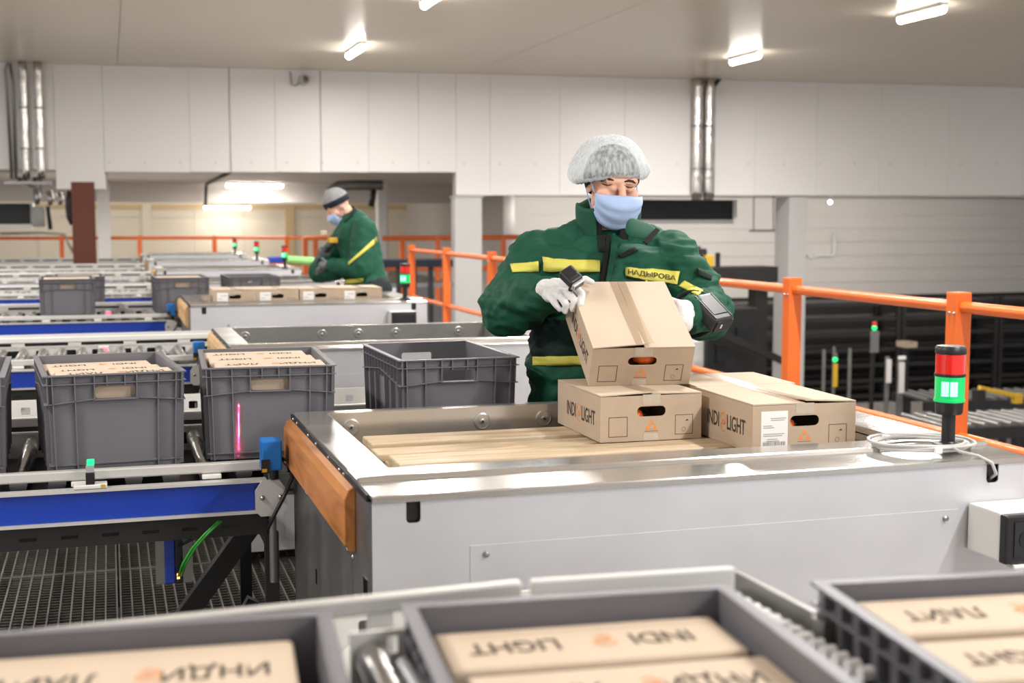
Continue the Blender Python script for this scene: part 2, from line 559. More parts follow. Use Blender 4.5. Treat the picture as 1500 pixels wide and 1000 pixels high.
# ------------------------------------------------------------ lamps and added fill lights
def lamp(x, y, z, L, w, label, rz=0, energy=None, group='ceiling batten lamps'):
    t = thing('batten_lamp', label, 'lamp', (x, y, z), rz, group)
    MB().box(-0.05, -L / 2, -0.05, 0.05, L / 2, 0).build('housing', 'whitem', t, bevel=0.01)
    MB().capsule((0, -L / 2 + 0.03, -0.07), (0, L / 2 - 0.03, -0.07), 0.045, 0.045, n=10).build('diffuser', 'tube', t, smooth=True)
    if energy:
        area_light('lamp_light', (0, 0, -0.16), (0, 0, -1.0), energy, w, L, (1, 0.975, 0.945), t)
    return t
LE = 180
ORD = ('first', 'second', 'third', 'fourth', 'fifth')
labs = {(0, 0): 'batten lamp on the ceiling above the round wall speaker, smaller of the left two',
        (0, 1): 'batten lamp cut by the top picture edge, left of the hairnet',
        (1, 0): 'batten lamp on the ceiling above the foil pipes, between pipes and right corner',
        (1, 1): 'long batten lamp on the ceiling at the top right corner'}
for k in range(5):
    lamp(3.33, (18.2, 13.55, 9.4, 5.2, 1.0)[k], CEIL, 1.05, 0.12, labs.get((0, k), 'overhead batten lamp of the middle row, %s from the far wall' % ORD[k]), 0, LE * (0.95 if k < 2 else 0.9))
for k in range(5):
    lamp(8.86, (17.35, 13.05, 8.8, 4.5, 0.2)[k], CEIL, 0.85, 0.12, labs.get((1, k), 'overhead batten lamp of the right row, %s from the far wall' % ORD[k]), 0, LE * (1.45 if k < 2 else 0.9))
for k in range(4):
    lamp(-2.4, 16.0 - 4.5 * k, CEIL, 1.2, 0.12, 'overhead batten lamp of the left row above the conveyors, %s from the far wall' % ORD[k], 0, LE)
q = atY(373, 271, 29.3)
lamp(q.x, q.y, 2.31, 1.2, 0.12, 'horizontal batten lamp in the side bay, nearer and longer one', PI / 2, 60, 'side bay lamps')
q = atY(333, 304, 36.2)
lb_ = lamp(q.x, q.y, q.z + 0.07, 1.2, 0.12, 'horizontal batten lamp before the beige bay wall, lower one', PI / 2, 8, 'side bay lamps')
for yy in (-0.4, 0.4):
    MB().cyl((0, yy, 0), (0, yy, 2.9 - lb_.location.z), 0.008, n=6).build('suspension_rod', 'sideplate', lb_)
area_light('bay_fill', (1.0, 33.0, 2.9), (1.0, 36.5, 0.3), 300, 9, 1.5, (1, 0.96, 0.9))  # fill added to brighten the rear of the bay, has no fixture
area_light('bay_fill', (0.5, 25.5, 2.25), (0.5, 25.5, 0), 330, 6, 2, (1, 0.97, 0.92))  # added fill for the front of the bay, has no fixture
area_light('hall_fill', (14.5, 26.0, 2.0), (15.5, 31, 0.6), 800, 12, 1.0, (1, 0.96, 0.92))  # unseen fill added to brighten the grey cladding

# ------------------------------------------------------------ pipes, cooler units, speaker on the far wall
def wp3(px, py, off=0.0):
    u, z = wpt(px, py)
    X = u / math.sqrt(1.0064)
    return Vector((X, 21.473 - 0.08 * X - off, z))
def pipe(name, pts, r, m, label, cat='pipe', group=None):
    t = MB()
    t.tube(pts, r, 12)
    o = t.build(name, m, None, smooth=True)
    return tag(o, label, cat, group)
def vpipe(px, y1, r, m, label, name='foil_pipe', off=0.16, group=None):
    a = wp3(px, 100, off)
    b = wp3(px, y1, off)
    p = thing(name, label, 'pipe', (a.x, a.y, 0), 0, group)
    t = MB()
    z0, z1 = b.z, CEIL
    n = 14
    t.tube([(0.004 * math.sin(i * 2.1), 0, z0 + (z1 - z0) * i / n) for i in range(n + 1)], [r * (1 + 0.05 * math.sin(i * 3.7)) for i in range(n + 1)], 14)
    t.build('pipe_run', m, p, smooth=True)
    for k in (0.25, 0.6):
        MB().cyl((0, 0, z0 + (z1 - z0) * k), (0, 0, z0 + (z1 - z0) * k + 0.03), r * 1.12, n=14).build('clamp', 'sideplate', p, smooth='auto')
    return p
vpipe(34, 262, 0.062, 'foil', 'shiny foil-wrapped pipe on the far left wall, middle of three')
vpipe(56, 262, 0.062, 'foil', 'shiny foil-wrapped pipe on the far left wall, nearest the white panels')
vpipe(1017, 293, 0.085, 'foil', 'left one of the two shiny foil pipes right of the hairnet')
vpipe(1034, 293, 0.085, 'foil', 'right one of the two shiny foil pipes right of the hairnet')
a, b = wp3(8, 94, 0.1), wp3(18, 262, 0.1)
c, d = wp3(15, 94, 0.1), wp3(24, 262, 0.1)
pipe('conduit', [b, (a.x, a.y, CEIL - 0.12), a + Vector((0.03, 0, 0)), c, (d.x, d.y, CEIL - 0.3), d], 0.022, 'sideplate', 'thin looped grey conduit on the far left wall beside the foil pipes', 'conduit')
a = wp3(1042, 120, 0.08)
pipe('black_conduit', [wp3(1040, 290, 0.08), wp3(1041, 210, 0.08), (a.x, a.y, CEIL - 0.14), wp3(1054, 112, 0.08)], 0.035, 'black', 'black insulated conduit beside the shiny pipes, bent at the ceiling', 'conduit')
# trays and elbows where the left pipes enter the cooler
t = thing('pipe_tray', 'metal tray under the left foil pipes', 'tray', (0, 0, 0))
a, b = wp3(8, 268, 0.25), wp3(75, 268, 0.25)
MB().box(a.x, a.y - 0.05, a.z - 0.02, b.x, a.y + 0.25, a.z + 0.02).build('tray_plate', 'sideplate', t)
for px in (34, 56):
    q = wp3(px, 262, 0.16)
    MB().cyl((q.x, q.y, q.z - 0.06), (q.x, q.y, q.z + 0.02), 0.075, n=12).build('pipe_collar', 'rubber', t, smooth='auto')
def cooler(px0, px1, py0, py1, Y, label, white=True):
    a, b = atY(px0, py0, Y), atY(px1, py1, Y)
    t = thing('air_cooler', label, 'cooler', ((a.x + b.x) / 2, Y, b.z))
    w, h = b.x - a.x, a.z - b.z
    MB().box(-w / 2, 0, 0, w / 2, 0.6, h).build('casing', 'black', t, bevel=0.02)
    for k in range(4):
        MB().box(-w / 2 + 0.03, -0.012, h * (0.12 + k * 0.22), w / 2 - 0.03, 0.0, h * (0.2 + k * 0.22)).build('grille_slat', 'rubber', t)
    MB().box(w / 2, 0.02, 0.02, w / 2 + w * 0.04, 0.5, h).build('end_cap', 'whitem', t)
    MB().box(-w / 2, 0.0, -0.07, w / 2 + 0.02, 0.55, -0.005).build('drip_tray', 'alu', t)
    return t
cooler(-60, 45, 297, 328, 24.0, 'black air cooler hanging in the bay at the far left edge')
cooler(915, 1074, 292, 322, 21.9, 'long black air cooler under the soffit, behind the worker in the hairnet')
# elbows and valves by the left cooler
t = thing('valve_cluster', 'cluster of insulated bends and valves beside the left air cooler', 'valve', (0, 0, 0))
q = atY(60, 285, 23.6)
MB().box(q.x - 0.02, q.y, q.z, q.x + 0.02, q.y + 0.03, 2.31).build('hanger_rod', 'sideplate', t)
for px, y0, y1, r in ((52, 275, 300, 0.05), (71, 280, 301, 0.055), (86, 282, 300, 0.045)):
    a, b = atY(px, y0, 23.5), atY(px + 3, y1, 23.5)
    MB().tube([a, (a + b) / 2 + Vector((0.02, 0, 0)), b], r, 10).build('pipe_bend', 'foil', t, smooth=True)
a, b = atY(46, 303, 23.6), atY(66, 332, 23.6)
MB().box(a.x, a.y, b.z, b.x, a.y + 0.3, a.z).build('valve_box', 'sideplate', t, bevel=0.01)
a, b = atY(70, 302, 23.5), atY(74, 336, 23.5)
MB().tube([a, (a + b) / 2, b], 0.035, 8).build('drain_pipe', 'black', t, smooth=True)
a, b = atY(34, 268, 23.5), atY(54, 300, 23.5)
MB().tube([a, atY(50, 275, 23.5), b], 0.03, 8).build('pipe_bend', 'sideplate', t, smooth=True)
pipe('drain_hose', [atY(0, 342, 28.8), atY(60, 341, 28.8), atY(95, 343, 28.8), atY(100, 356, 28.8), atY(108, 370, 28.8)], 0.025, 'sideplate', 'thin grey hose along the bay wall beside the red-brown column', 'hose')
pipe('flexible_duct', [atY(104, 280, 21.0), atY(101, 300, 21.0), atY(103, 318, 21.0), atY(108, 328, 21.0)], 0.06, 'black', 'black flexible duct down the left side of the red-brown column', 'duct')
# round black speaker/camera under the ceiling
a = wp3(445, 117, 0.12)
t = thing('wall_camera', 'small round dark camera under the ceiling on the far white wall', 'camera', a)
MB().cyl((0, 0.12, 0), (0, 0.0, 0), 0.09, 0.085, n=16).build('housing', 'greywall', t, smooth='auto')
MB().cyl((0, 0.0, 0), (0, -0.03, 0), 0.06, 0.055, n=16).build('lens', 'gloss', t, smooth='auto')
MB().tube([(-0.05, 0.06, -0.03), (-0.13, 0.07, -0.1), (-0.2, 0.08, -0.08), (-0.22, 0.08, 0.12)], 0.012, 6).build('cable_loop', 'sideplate', t, smooth=True)
# dangling conduit in the bay ceiling and duct behind second worker
pipe('ceiling_conduit', [atY(337, 252, 21.9), atY(318, 262, 26.0), atY(302, 270, 29.8), atY(301, 300, 29.9)], 0.03, 'black', 'thin dark conduit across the bay ceiling beside the horizontal lamp', 'conduit')
t = thing('ventilation_duct', 'grey bent ventilation duct above the second worker', 'duct', (0, 0, 0))
MB().tube([atY(482, 296, 25), atY(484, 280, 25), atY(496, 272, 25), atY(520, 271, 25), atY(560, 271, 25)], 0.1, 12).build('duct_run', 'sideplate', t, smooth=True)
MB().tube([atY(548, 276, 25), atY(546, 290, 25), atY(543, 302, 25)], 0.06, 10).build('duct_drop', 'black', t, smooth=True)

# ------------------------------------------------------------ orange guard rails
def rail_section(label, posts, rails, pw, m='orange', group='orange guard rails', bolts=True):
    """posts: [(x,y,z0,z1)], rails: [(p0,p1,r)]"""
    t = thing('guard_rail', label, 'railing', (posts[0][0], posts[0][1], posts[0][2]), 0, group)
    o = Vector(t.location)
    for x, y, z0, z1 in posts:
        x, y, z0, z1 = x - o.x, y - o.y, z0 - o.z, z1 - o.z
        p = MB().box(x - pw / 2, y - pw / 2, z0, x + pw / 2, y + pw / 2, z1).build('post', m, t, bevel=0.006)
        if bolts:
            for dy in (-0.018, 0.02):
                MB().sphere((x - pw / 2 - 0.002, y + dy - 0.01, z1 - 0.1), 0.009, n=8, m=5).build('bolt', 'chrome', p, smooth=True)
    for a, b, r in rails:
        MB().cyl(Vector(a) - o, Vector(b) - o, r, n=12).build('rail', m, t, smooth='auto')
    return t
RX = 3.88
ys = [0.54, 2.14, 3.74, 5.34, 6.94, 8.54, 10.14, 11.74, 13.34, 15.3, 17.2]
rail_section('long orange guard rail along the platform edge, passing behind the signal tower', [(RX, y, 0, 1.17) for y in ys],
             [((RX, 0.5, 1.1), (RX, 17.2, 1.1), 0.028), ((RX, 0.5, 0.475), (RX, 17.2, 0.475), 0.026)], 0.085)
MB_ = MB().box(RX - 0.06, 0.5, 0.395, RX - 0.045, 13, 0.43)
tag(MB_.build('toe_plate', 'sideplate'), 'flat pale metal strip below the long orange rail, right of the boxes', 'metal strip')
def far_rail(label, pxs, py_top, d, py_bot, ry, r=0.035, group='orange guard rails'):
    P = [at(px, py_top, d) for px in pxs]
    posts = [(p.x, p.y, 0, p.z) for p in P]
    a, b = at(ry[0], ry[1], d), at(ry[2], ry[3], d)
    zz = min(a.z, b.z)
    a2, b2 = Vector((a.x, a.y, zz - 0.55)), Vector((b.x, b.y, zz - 0.55))
    return rail_section(label, posts, [(a, b, r), (a2, b2, r)], 0.09, group=group, bolts=False)
far_rail('thin orange guard rail before the beige bay wall, at the left', [-20, 90, 204, 314, 420], 345, 28.0, 385, (-60, 349, 442, 348), 0.035)
far_rail('short orange guard rail just left of the second worker', [447, 462], 348, 24.5, 395, (445, 349, 492, 348), 0.04)
far_rail('orange guard rail behind the white column, right of the second worker', [589, 641, 737, 765], 345, 24.0, 430, (560, 349, 775, 347), 0.045)

# ------------------------------------------------------------ lower hall on the right
def rack(x, y, w, label, n=7):
    t = thing('storage_rack', label, 'rack', (x, y, -3.0), 0, 'dark racks in the lower hall')
    for sx in (0, w):
        for sy in (0, 1.0):
            MB().box(sx - 0.05, sy - 0.05, 0, sx + 0.05, sy + 0.05, 2.55).build('upright', 'rack', t)
    for k in range(n):
        z = 0.12 + k * 0.38
        MB().box(0.05, -0.03, z, w - 0.05, 0.0, z + 0.09).build('shelf_beam', 'rack', t)
        MB().box(0.05, 0.0, z + 0.07, w - 0.05, 1.0, z + 0.09).build('shelf', 'black', t)
    return t
for k in range(7):
    rack(10.2 + k * 2.85, 28.0, 2.7, 'dark storage rack in the lower hall, %s from the white column' % ['first', 'second', 'third', 'fourth', 'fifth', 'sixth', 'seventh'][k])
# platform stand with grey beam beside the column
def box3(px0, py0, px1, py1, Y, dep):
    a, b = atY(px0, py0, Y), atY(px1, py1, Y)
    return (a.x, Y, b.z, b.x, Y + dep, a.z)
t = thing('steel_gantry', 'grey steel gantry beam on a post behind the right worker arm', 'gantry', (0, 0, 0))
MB().box(*box3(1000, 392, 1140, 414, 18.6, 0.5)).build('beam', 'rack', t, bevel=0.01)
MB().box(*box3(1090, 414, 1128, 422, 18.7, 0.3)).build('bracket', 'black', t)
b3 = box3(1107, 415, 1124, 470, 18.7, 0.25)
MB().box(b3[0], b3[1], -3, b3[3], b3[4], b3[5]).build('post', 'rack', t)
t = thing('drive_unit', 'black and yellow drive unit standing on the grey gantry beam', 'machine', (0, 0, 0))
MB().box(*box3(1022, 364, 1036, 391, 18.7, 0.3)).build('motor', 'black', t, bevel=0.02)
b3 = box3(1034, 374, 1046, 391, 18.6, 0.25)
MB().box(*b3).build('yellow_cover', 'yellow', t, bevel=0.01)
MB().box(*box3(1052, 370, 1055, 391, 18.7, 0.1)).build('side_plate', 'black', t)
MB().cyl(Vector((b3[0] - 0.06, 18.8, b3[5])), Vector((b3[0] - 0.06, 18.8, b3[5] + 0.14)), 0.06, n=10).build('cap', 'rubber', t)
t = thing('press_frame', 'dark machine block behind the railing below the gantry beam', 'machine', (0, 0, 0))
b3 = box3(1036, 452, 1108, 560, 17.5, 1.0)
MB().box(b3[0], b3[1], -3, b3[3], b3[4], b3[5]).build('frame', 'black', t, bevel=0.02)
MB().box(*box3(1050, 505, 1064, 530, 17.45, 0.06)).build('panel', 'rubber', t)
MB().box(*box3(1080, 480, 1100, 500, 17.45, 0.06)).build('panel', 'rubber', t)
b3 = box3(1008, 500, 1036, 560, 17.6, 0.6)
MB().box(b3[0], b3[1], -3, b3[3], b3[4], b3[5]).build('cabinet', 'column', t, bevel=0.01)
a, b = atY(1050, 486, 17.0), atY(1150, 530, 17.0)
MB().bar(a, b, 0.12, 0.1).build('sloping_guide', 'rack', t)
# glass balustrade-like mesh line and scanner posts
def scan_post(px, y0, y1, Y, w, m, label, lamp=None, extra=None):
    a = atY(px, y0, Y)
    t = thing('sensor_post', label, 'post', (a.x, Y, -3.0), 0, 'sensor posts in the lower hall')
    MB().box(-w / 2, -0.02, 0, w / 2, 0.02, a.z + 3).build('post', m, t, bevel=0.004)
    if extra:
        for e0, e1, ew, em in extra:
            z1, z0 = atY(px, e0, Y).z + 3, atY(px, e1, Y).z + 3
            MB().box(-ew / 2, -0.06, z0, ew / 2, -0.02, z1).build('cover', em, t, bevel=0.005)
    if lamp:
        z = atY(px, lamp, Y).z + 3
        MB().sphere((0, -0.03, z), 0.035, n=10, m=7).build('lamp', 'led_green', t, smooth=True)
        MB().cyl((0, -0.03, z + 0.03), (0, -0.03, z + 0.085), 0.03, n=10).build('lamp_cap', 'red_lamp' if lamp < 500 else 'sideplate', t)
    return t
scan_post(1207, 512, 600, 15.0, 0.035, 'sideplate', 'plain grey sensor post, nearest the white column')
scan_post(1222, 508, 600, 15.2, 0.03, 'sideplate', 'sensor post with green lamp and yellow sleeve', 526, [(532, 566, 0.055, 'yellow')])
scan_post(1245, 510, 600, 15.0, 0.035, 'sideplate', 'plain grey sensor post right of the yellow-sleeved one')
scan_post(1279, 484, 620, 15.5, 0.05, 'black', 'tall sensor post with grey box and green lamp on top', 480, [(484, 516, 0.12, 'sideplate')])
scan_post(1300, 522, 600, 15.0, 0.05, 'sideplate', 'short pale sensor post left of the signal tower', None, [(526, 560, 0.06, 'column')])
scan_post(1319, 522, 620, 15.2, 0.08, 'sideplate', 'wider pale sensor post with white cap near the signal tower', None, [(521, 526, 0.1, 'whitem'), (530, 575, 0.07, 'column')])
b3 = box3(1327, 501, 1344, 509, 20.0, 0.3)
t = thing('carton_far', 'small tan carton high in the dark lower hall', 'box', ((b3[0] + b3[3]) / 2, 20.15, b3[2]))
w, h = b3[3] - b3[0], b3[5] - b3[2]
MB().box(-w / 2, -0.15, 0, w / 2, 0.15, h).build('carton', 'cardlt', t, bevel=0.004)
MB().box(-0.02, -0.152, h - 0.03, 0.02, 0.152, h + 0.001).build('tape', 'tape', t)
t = thing('carton_stand', 'thin dark stand carrying the small tan carton', 'stand', ((b3[0] + b3[3]) / 2, 20.15, -3))
MB().box(-0.15, -0.15, b3[2] + 2.97, 0.15, 0.15, b3[2] + 3.0).build('plate', 'black', t)
MB().box(-0.03, -0.03, 0, 0.03, 0.03, b3[2] + 2.97).build('post', 'black', t)
# roller conveyors in the lower hall
def low_conveyor(px0, py0, px1, py1, z, n, label, r=0.03):
    def Zp(px, py):
        rr = FW + RT * ((px - 750) / FPX) - UPV * ((py - 500) / FPX)
        return EYE + rr * ((z - EYE.z) / rr.z)
    a, b = Zp(px0, py0), Zp(px1, py1)
    t = thing('hall_conveyor', label, 'conveyor', (a.x, a.y, -3.0))
    d = b - a
    L = d.length
    t.rotation_euler = (0, 0, math.atan2(d.y, d.x))
    h = z + 3
    MB().box(0, -0.5, h - 0.14, L, -0.44, h - 0.01).build('side_beam', 'black', t)
    MB().box(0, 0.44, h - 0.14, L, 0.5, h - 0.01).build('side_beam', 'black', t)
    k = int(L / 0.16)
    ro = MB().cyl((0, -0.44, 0), (0, 0.44, 0), r, n=10).mesh('roller', 'sideplate', 'auto')
    for i in range(k):
        link('roller', ro, t).location = (0.07 + i * 0.16, 0, h)
    for x in (0.2, L * 0.5, L - 0.2):
        MB().box(x - 0.04, -0.48, 0, x + 0.04, -0.4, h - 0.14).build('leg', 'black', t)
        MB().box(x - 0.04, 0.4, 0, x + 0.04, 0.48, h - 0.14).build('leg', 'black', t)
    return t
low_conveyor(1345, 617, 1560, 608, -0.7, 10, 'roller conveyor with pale rollers in the lower hall beyond the signal tower')
low_conveyor(1330, 580, 1560, 575, -0.9, 10, 'second roller conveyor farther back in the lower hall')
t = thing('yellow_barrier', 'small yellow barrier arm in the lower hall right of the orange post', 'barrier', (0, 0, 0))
a, b = atY(1434, 568, 14), atY(1490, 580, 14)
MB().bar(a, b, 0.06, 0.06).build('arm', 'yellow', t, bevel=0.01)
MB().box(a.x - 0.06, a.y - 0.06, -3, a.x + 0.06, a.y + 0.06, a.z - 0.02).build('post', 'black', t)
MB().box(b.x - 0.05, b.y - 0.05, b.z - 0.09, b.x + 0.05, b.y + 0.05, b.z + 0.03).build('end_block', 'yellow', t)
t = thing('low_frame', 'dark blue topped frame with legs behind the orange rail right of the second worker', 'frame', (0, 0, 0))
b3 = box3(556, 381, 664, 391, 19.0, 0.6)
MB().box(*b3).build('top_beam', 'navy', t, bevel=0.01)
for px in (562, 585, 608, 632, 655):
    l3 = box3(px - 3, 391, px + 3, 450, 19.1, 0.1)
    MB().box(l3[0], l3[1], -3, l3[3], l3[4], l3[5]).build('leg', 'black', t)
m3 = box3(556, 415, 664, 420, 19.15, 0.4)
MB().box(*m3).build('lower_shelf', 'sideplate', t)
# white pipe on the grey wall
pipe('white_pipe', [atY(1184, 374, 30.94), atY(1190, 378, 30.94), atY(1197, 374, 30.94), atY(1219, 374, 30.94), atY(1222, 371, 30.94), atY(1222, 340, 30.94)], 0.045, 'whitem', 'white bent pipe on the grey wall right of the white column')
tag(MB().cyl((atY(1216, 296, 26)), Vector((atY(1216, 287, 26).x, 26, 2.05)), 0.01, n=6).build('drop_wire', 'black'), 'thin drop wire carrying a small round lamp', 'wire')
tag(MB().sphere(atY(1216, 296, 26), 0.035, n=10, m=7).build('small_lamp', 'tube', smooth=True), 'small round lamp hanging under the soffit right of the white column', 'lamp')
for i, (px, lab) in enumerate(((1102, 'left'), (1133, 'right'))):
    pass
t = thing('trapeze_hanger', 'thin hanger frame under the soffit right of the air cooler', 'hanger', (0, 0, 0))
for px in (1104, 1133):
    MB().cyl(Vector((atY(px, 289, 24).x, 24, 2.05)), atY(px, 338, 24), 0.012, n=6).build('rod', 'sideplate', t)
MB().bar(atY(1098, 338, 24), atY(1140, 338, 24), 0.04, 0.04).build('crossbar', 'sideplate', t)

# ------------------------------------------------------------ packing stations
PITCH_Y = 3.135
SX, SY = 0.506, 2.63
SW, SD, ST = 1.61, 1.22, 0.95
def make_station(label):
    t = thing('packing_station', label, 'packing table', (SX, SY, 0), 0, 'packing stations in a row')
    # front plate with two open slots in its top edge
    def notch(x0, x1, z0):
        r = (x1 - x0) / 2
        pts = [(x0, ST - 0.012)]
        rr = 0.009
        for k in range(4): 
            a = PI + PI / 2 * k / 3
            pts.append((x0 + rr + rr * math.cos(a), z0 + rr + rr * math.sin(a)))
        for k in range(4):
            a = 1.5 * PI + PI / 2 * k / 3
            pts.append((x1 - rr + rr * math.cos(a), z0 + rr + rr * math.sin(a)))
        pts.append((x1, ST - 0.012))
        return pts
    poly = [(0, 0.05), (0, ST - 0.012)] + notch(0.072, 0.103, 0.886) + notch(SW - 0.112, SW - 0.078, 0.886) + [(SW, ST - 0.012), (SW, 0.05)]
    MB().prism(poly, 0.0, 0.004, 'y').build('front_panel', 'sheet', t)
    for x0 in (0.06, SW - 0.125):
        MB().box(x0, 0.012, 0.87, x0 + 0.06, 0.014, ST - 0.014).build('slot_shade', 'rubber', t)  # black plate added so the open slots look dark inside
    ap = MB().box(0.21, -0.0014, 0.1, 1.42, 0.0, 0.828).build('access_panel', 'sheet', t)
    for x, z in ((0.245, 0.808), (1.385, 0.808)):
        MB().lathe([(0.007, 0), (0.007, 0.003), (0.003, 0.005)], (x, -0.003, z), Matrix.Rotation(PI / 2, 3, 'X'), 10).build('screw', 'chrome', ap)
    # sides and back
    MB().box(0.0, 0.005, 0.05, 0.003, 0.235, 0.93).build('corner_post', 'sideplate', t)
    sp = MB().box(0.0, 0.24, 0.05, 0.003, SD, 0.93).build('side_panel', 'sideplate', t)
    for y in (0.29, 0.22, 0.95, 0.93):
        MB().sphere((-0.001, y, 0.765), 0.006, n=8, m=5).build('screw', 'chrome', sp, smooth=True)
    for y, z in ((0.9, 0.36), (0.93, 0.36), (0.9, 0.45), (0.6, 0.3)):
        MB().sphere((-0.001, y, z), 0.006, n=8, m=5).build('screw', 'chrome', sp, smooth=True)
    MB().box(-0.002, 0.06, 0.70, 0.0, 0.10, 0.755).build('cable_slot', 'gloss', t)
    MB().box(-0.002, 0.78, 0.55, 0.0, 0.795, 0.59).build('cable_slot', 'gloss', sp)
    MB().box(-0.002, 0.5, 0.42, 0.0, 0.515, 0.46).build('cable_slot', 'gloss', sp)
    MB().box(SW - 0.003, 0.005, 0.05, SW, SD, 0.93).build('side_panel', 'sideplate', t)
    MB().box(0.0, SD - 0.004, 0.05, SW, SD, 0.935).build('back_panel', 'sideplate', t)
    # top frame: front lip with a fold, wide side flanges, thin back edge
    prof = [(0.29, ST), (0.172, ST), (0.166, ST + 0.006), (0.160, ST + 0.008), (0.153, ST + 0.006), (0.146, ST - 0.001), (0.004, ST - 0.004), (-0.004, ST - 0.006), (-0.004, ST - 0.018), (0.004, ST - 0.018), (0.006, ST - 0.012), (0.15, ST - 0.006), (0.29, ST - 0.006)]
    MB().prism(prof, 0.0, SW, 'x').build('front_flange', 'steel', t)
    MB().box(0.0, 0.291, ST - 0.02, 0.097, SD, ST).build('side_flange', 'steel', t, bevel=0.003)
    MB().box(SW - 0.15, 0.291, ST - 0.02, SW, SD, ST).build('side_flange', 'steel', t, bevel=0.003)
    MB().box(0.098, SD - 0.04, ST - 0.02, SW - 0.151, SD, ST).build('back_flange', 'steel', t, bevel=0.003)
    bw = MB().box(0.097, SD - 0.05, 0.74, SW - 0.15, SD - 0.041, ST - 0.001).build('pit_back_wall', 'steel', t)
    for x in (0.165, 0.568, 0.765, 0.968, 1.32):
        d = MB().lathe([(0.026, 0), (0.026, 0.003), (0.022, 0.004), (0.022, 0.002), (0.008, 0.002), (0.008, 0.005), (0.004, 0.006)], (x, SD - 0.05, 0.905), Matrix.Rotation(PI / 2, 3, 'X'), 24)
        d.build('round_boss', 'steel', bw, smooth='auto')
        MB().sphere((x, SD - 0.056, 0.905), 0.004, n=8, m=5).build('boss_screw', 'black', bw)
    MB().box(0.088, 0.3, 0.74, 0.096, SD - 0.05, ST - 0.021).build('pit_side_wall', 'steel', t)
    MB().box(SW - 0.149, 0.3, 0.74, SW - 0.141, SD - 0.05, ST - 0.021).build('pit_side_wall', 'steel', t)
    MB().box(0.097, 0.05, 0.735, SW - 0.149, SD - 0.05, 0.75).build('lift_plate', 'black', t)
    # varnished wooden bumper board on the left side with a dark seal strip and screws above it
    wb_ = MB()
    prof = [(0.0, 0.784), (-0.014, 0.784), (-0.026, 0.80), (-0.026, 0.902), (-0.018, 0.922), (-0.006, 0.93), (0.0, 0.93)]
    wb_.prism(prof, 0.19, 1.235, 'y').build('wooden_bumper', 'board', t, bevel=0.003)
    ss = MB().box(-0.006, 0.03, 0.9305, 0.0, SD, 0.9445).build('seal_strip', 'rubber', t)
    for y in (0.3, 0.36, 0.52, 0.72, 0.86, 1.08, 1.16):
        MB().sphere((-0.006, y, 0.938), 0.005, n=8, m=5).build('screw', 'chrome', ss, smooth=True)
    # feet
    for x in (0.06, SW - 0.06):
        for y in (0.06, SD - 0.06):
            MB().cyl((x, y, 0), (x, y, 0.05), 0.03, n=12).build('foot', 'rubber', t)
    return t
st_labels = ['nearest packing station, stainless frame round a pallet holding four big cartons',
             'second packing station, behind the empty open crate, with bare inner back wall',
             'third packing station, loaded with a row of labelled cartons',
             'fourth packing station, mostly hidden behind the row of labelled cartons',
             'white packing station beyond the row of cartons, lowest of the three far ones',
             'white packing station beyond the row of cartons, middle of the three far ones',
             'farthest white packing station, topmost of the three before the bay wall']
st0 = make_station(st_labels[0])
for k in range(1, 7):
    s = dup(st0, (SX, SY + PITCH_Y * k, 0), 0, st_labels[k])
    for c in s.children:
        if c.name.startswith('wooden_bumper') and k in (1, 2, 3, 4, 5, 6):
            c.data = c.data.copy()
            c.data.materials[0] = M['boardlt']

def make_pallet(label):
    t = thing('wooden_pallet', label, 'pallet', (SX + 0.165, SY + 0.26, 0.752), 0, 'wooden pallets')
    y = 0.0
    for i, w in enumerate((0.145, 0.1, 0.145, 0.1, 0.145)):
        off = (0.03, 0.012, 0.02, 0.0, 0.012)[i]
        zo = (0, -0.004, 0.001, -0.004, 0)[i]
        me = MB().box(-0.0 + off, y, 0.122 + zo, 1.2 - off * 0.5, y + w, 0.144 + zo)
        me.build('deck_board', 'pallet', t, bevel=0.004)
        y += w + 0.041
    for x in (0.02, 0.53, 1.04):
        MB().box(x, 0, 0.1, x + 0.14, 0.8, 0.121).build('cross_board', 'pallet', t)
        for yy in (0.0, 0.33, 0.7):
            MB().box(x, yy, 0.022, x + 0.14, yy + 0.1, 0.1).build('block', 'pallet', t)
    for yy in (0.0, 0.33, 0.7):
        MB().box(0, yy, 0, 1.2, yy + 0.1, 0.022).build('bottom_board', 'pallet', t)
    return t
pal0 = make_pallet('raw pine pallet sunk in the nearest packing station under the cartons')
dup(pal0, (SX + 0.165, SY + 0.26 + 2 * PITCH_Y, 0.752), 0, 'pine pallet under the row of labelled cartons in the third station')
PT = 0.752 + 0.146

# ------------------------------------------------------------ cardboard cartons
CW, CLN, CH = 0.305, 0.38, 0.128
def outline(mb, x0, z0, x1, z1, w, y):
    for a in ((x0, z0, x1, z0 + w), (x0, z1 - w, x1, z1), (x0, z0, x0 + w, z1), (x1 - w, z0, x1, z1)):
        mb.box(a[0], y - 0.0006, a[1], a[2], y, a[3])
    return mb
def ringline(mb, c, r, w, mtx=None, a0=0, a1=2 * PI, n=18, oy=0):
    pts = []
    for k in range(n + 1):
        a = a0 + (a1 - a0) * k / n
        pts.append((a, r))
    vs, fs = [], []
    for a, rr in pts:
        for q in (rr - w / 2, rr + w / 2):
            vs.append((c[0] + q * math.cos(a), c[1] + q * math.sin(a), 0))
    for k in range(n):
        fs.append((2 * k, 2 * k + 1, 2 * k + 3, 2 * k + 2))
    return mb.add(vs, fs)
def swirl_mesh():
    m_ = MB()
    ringline(m_, (0, 0.006), 0.012, 0.0028, a0=-2.2, a1=3.4)
    ringline(m_, (0.001, -0.009), 0.0105, 0.0028, a0=0.6, a1=5.4)
    ringline(m_, (0, -0.001), 0.005, 0.0024, a0=-1.2, a1=2.6)
    return m_.mesh('swirl_mark', 'orangeink')
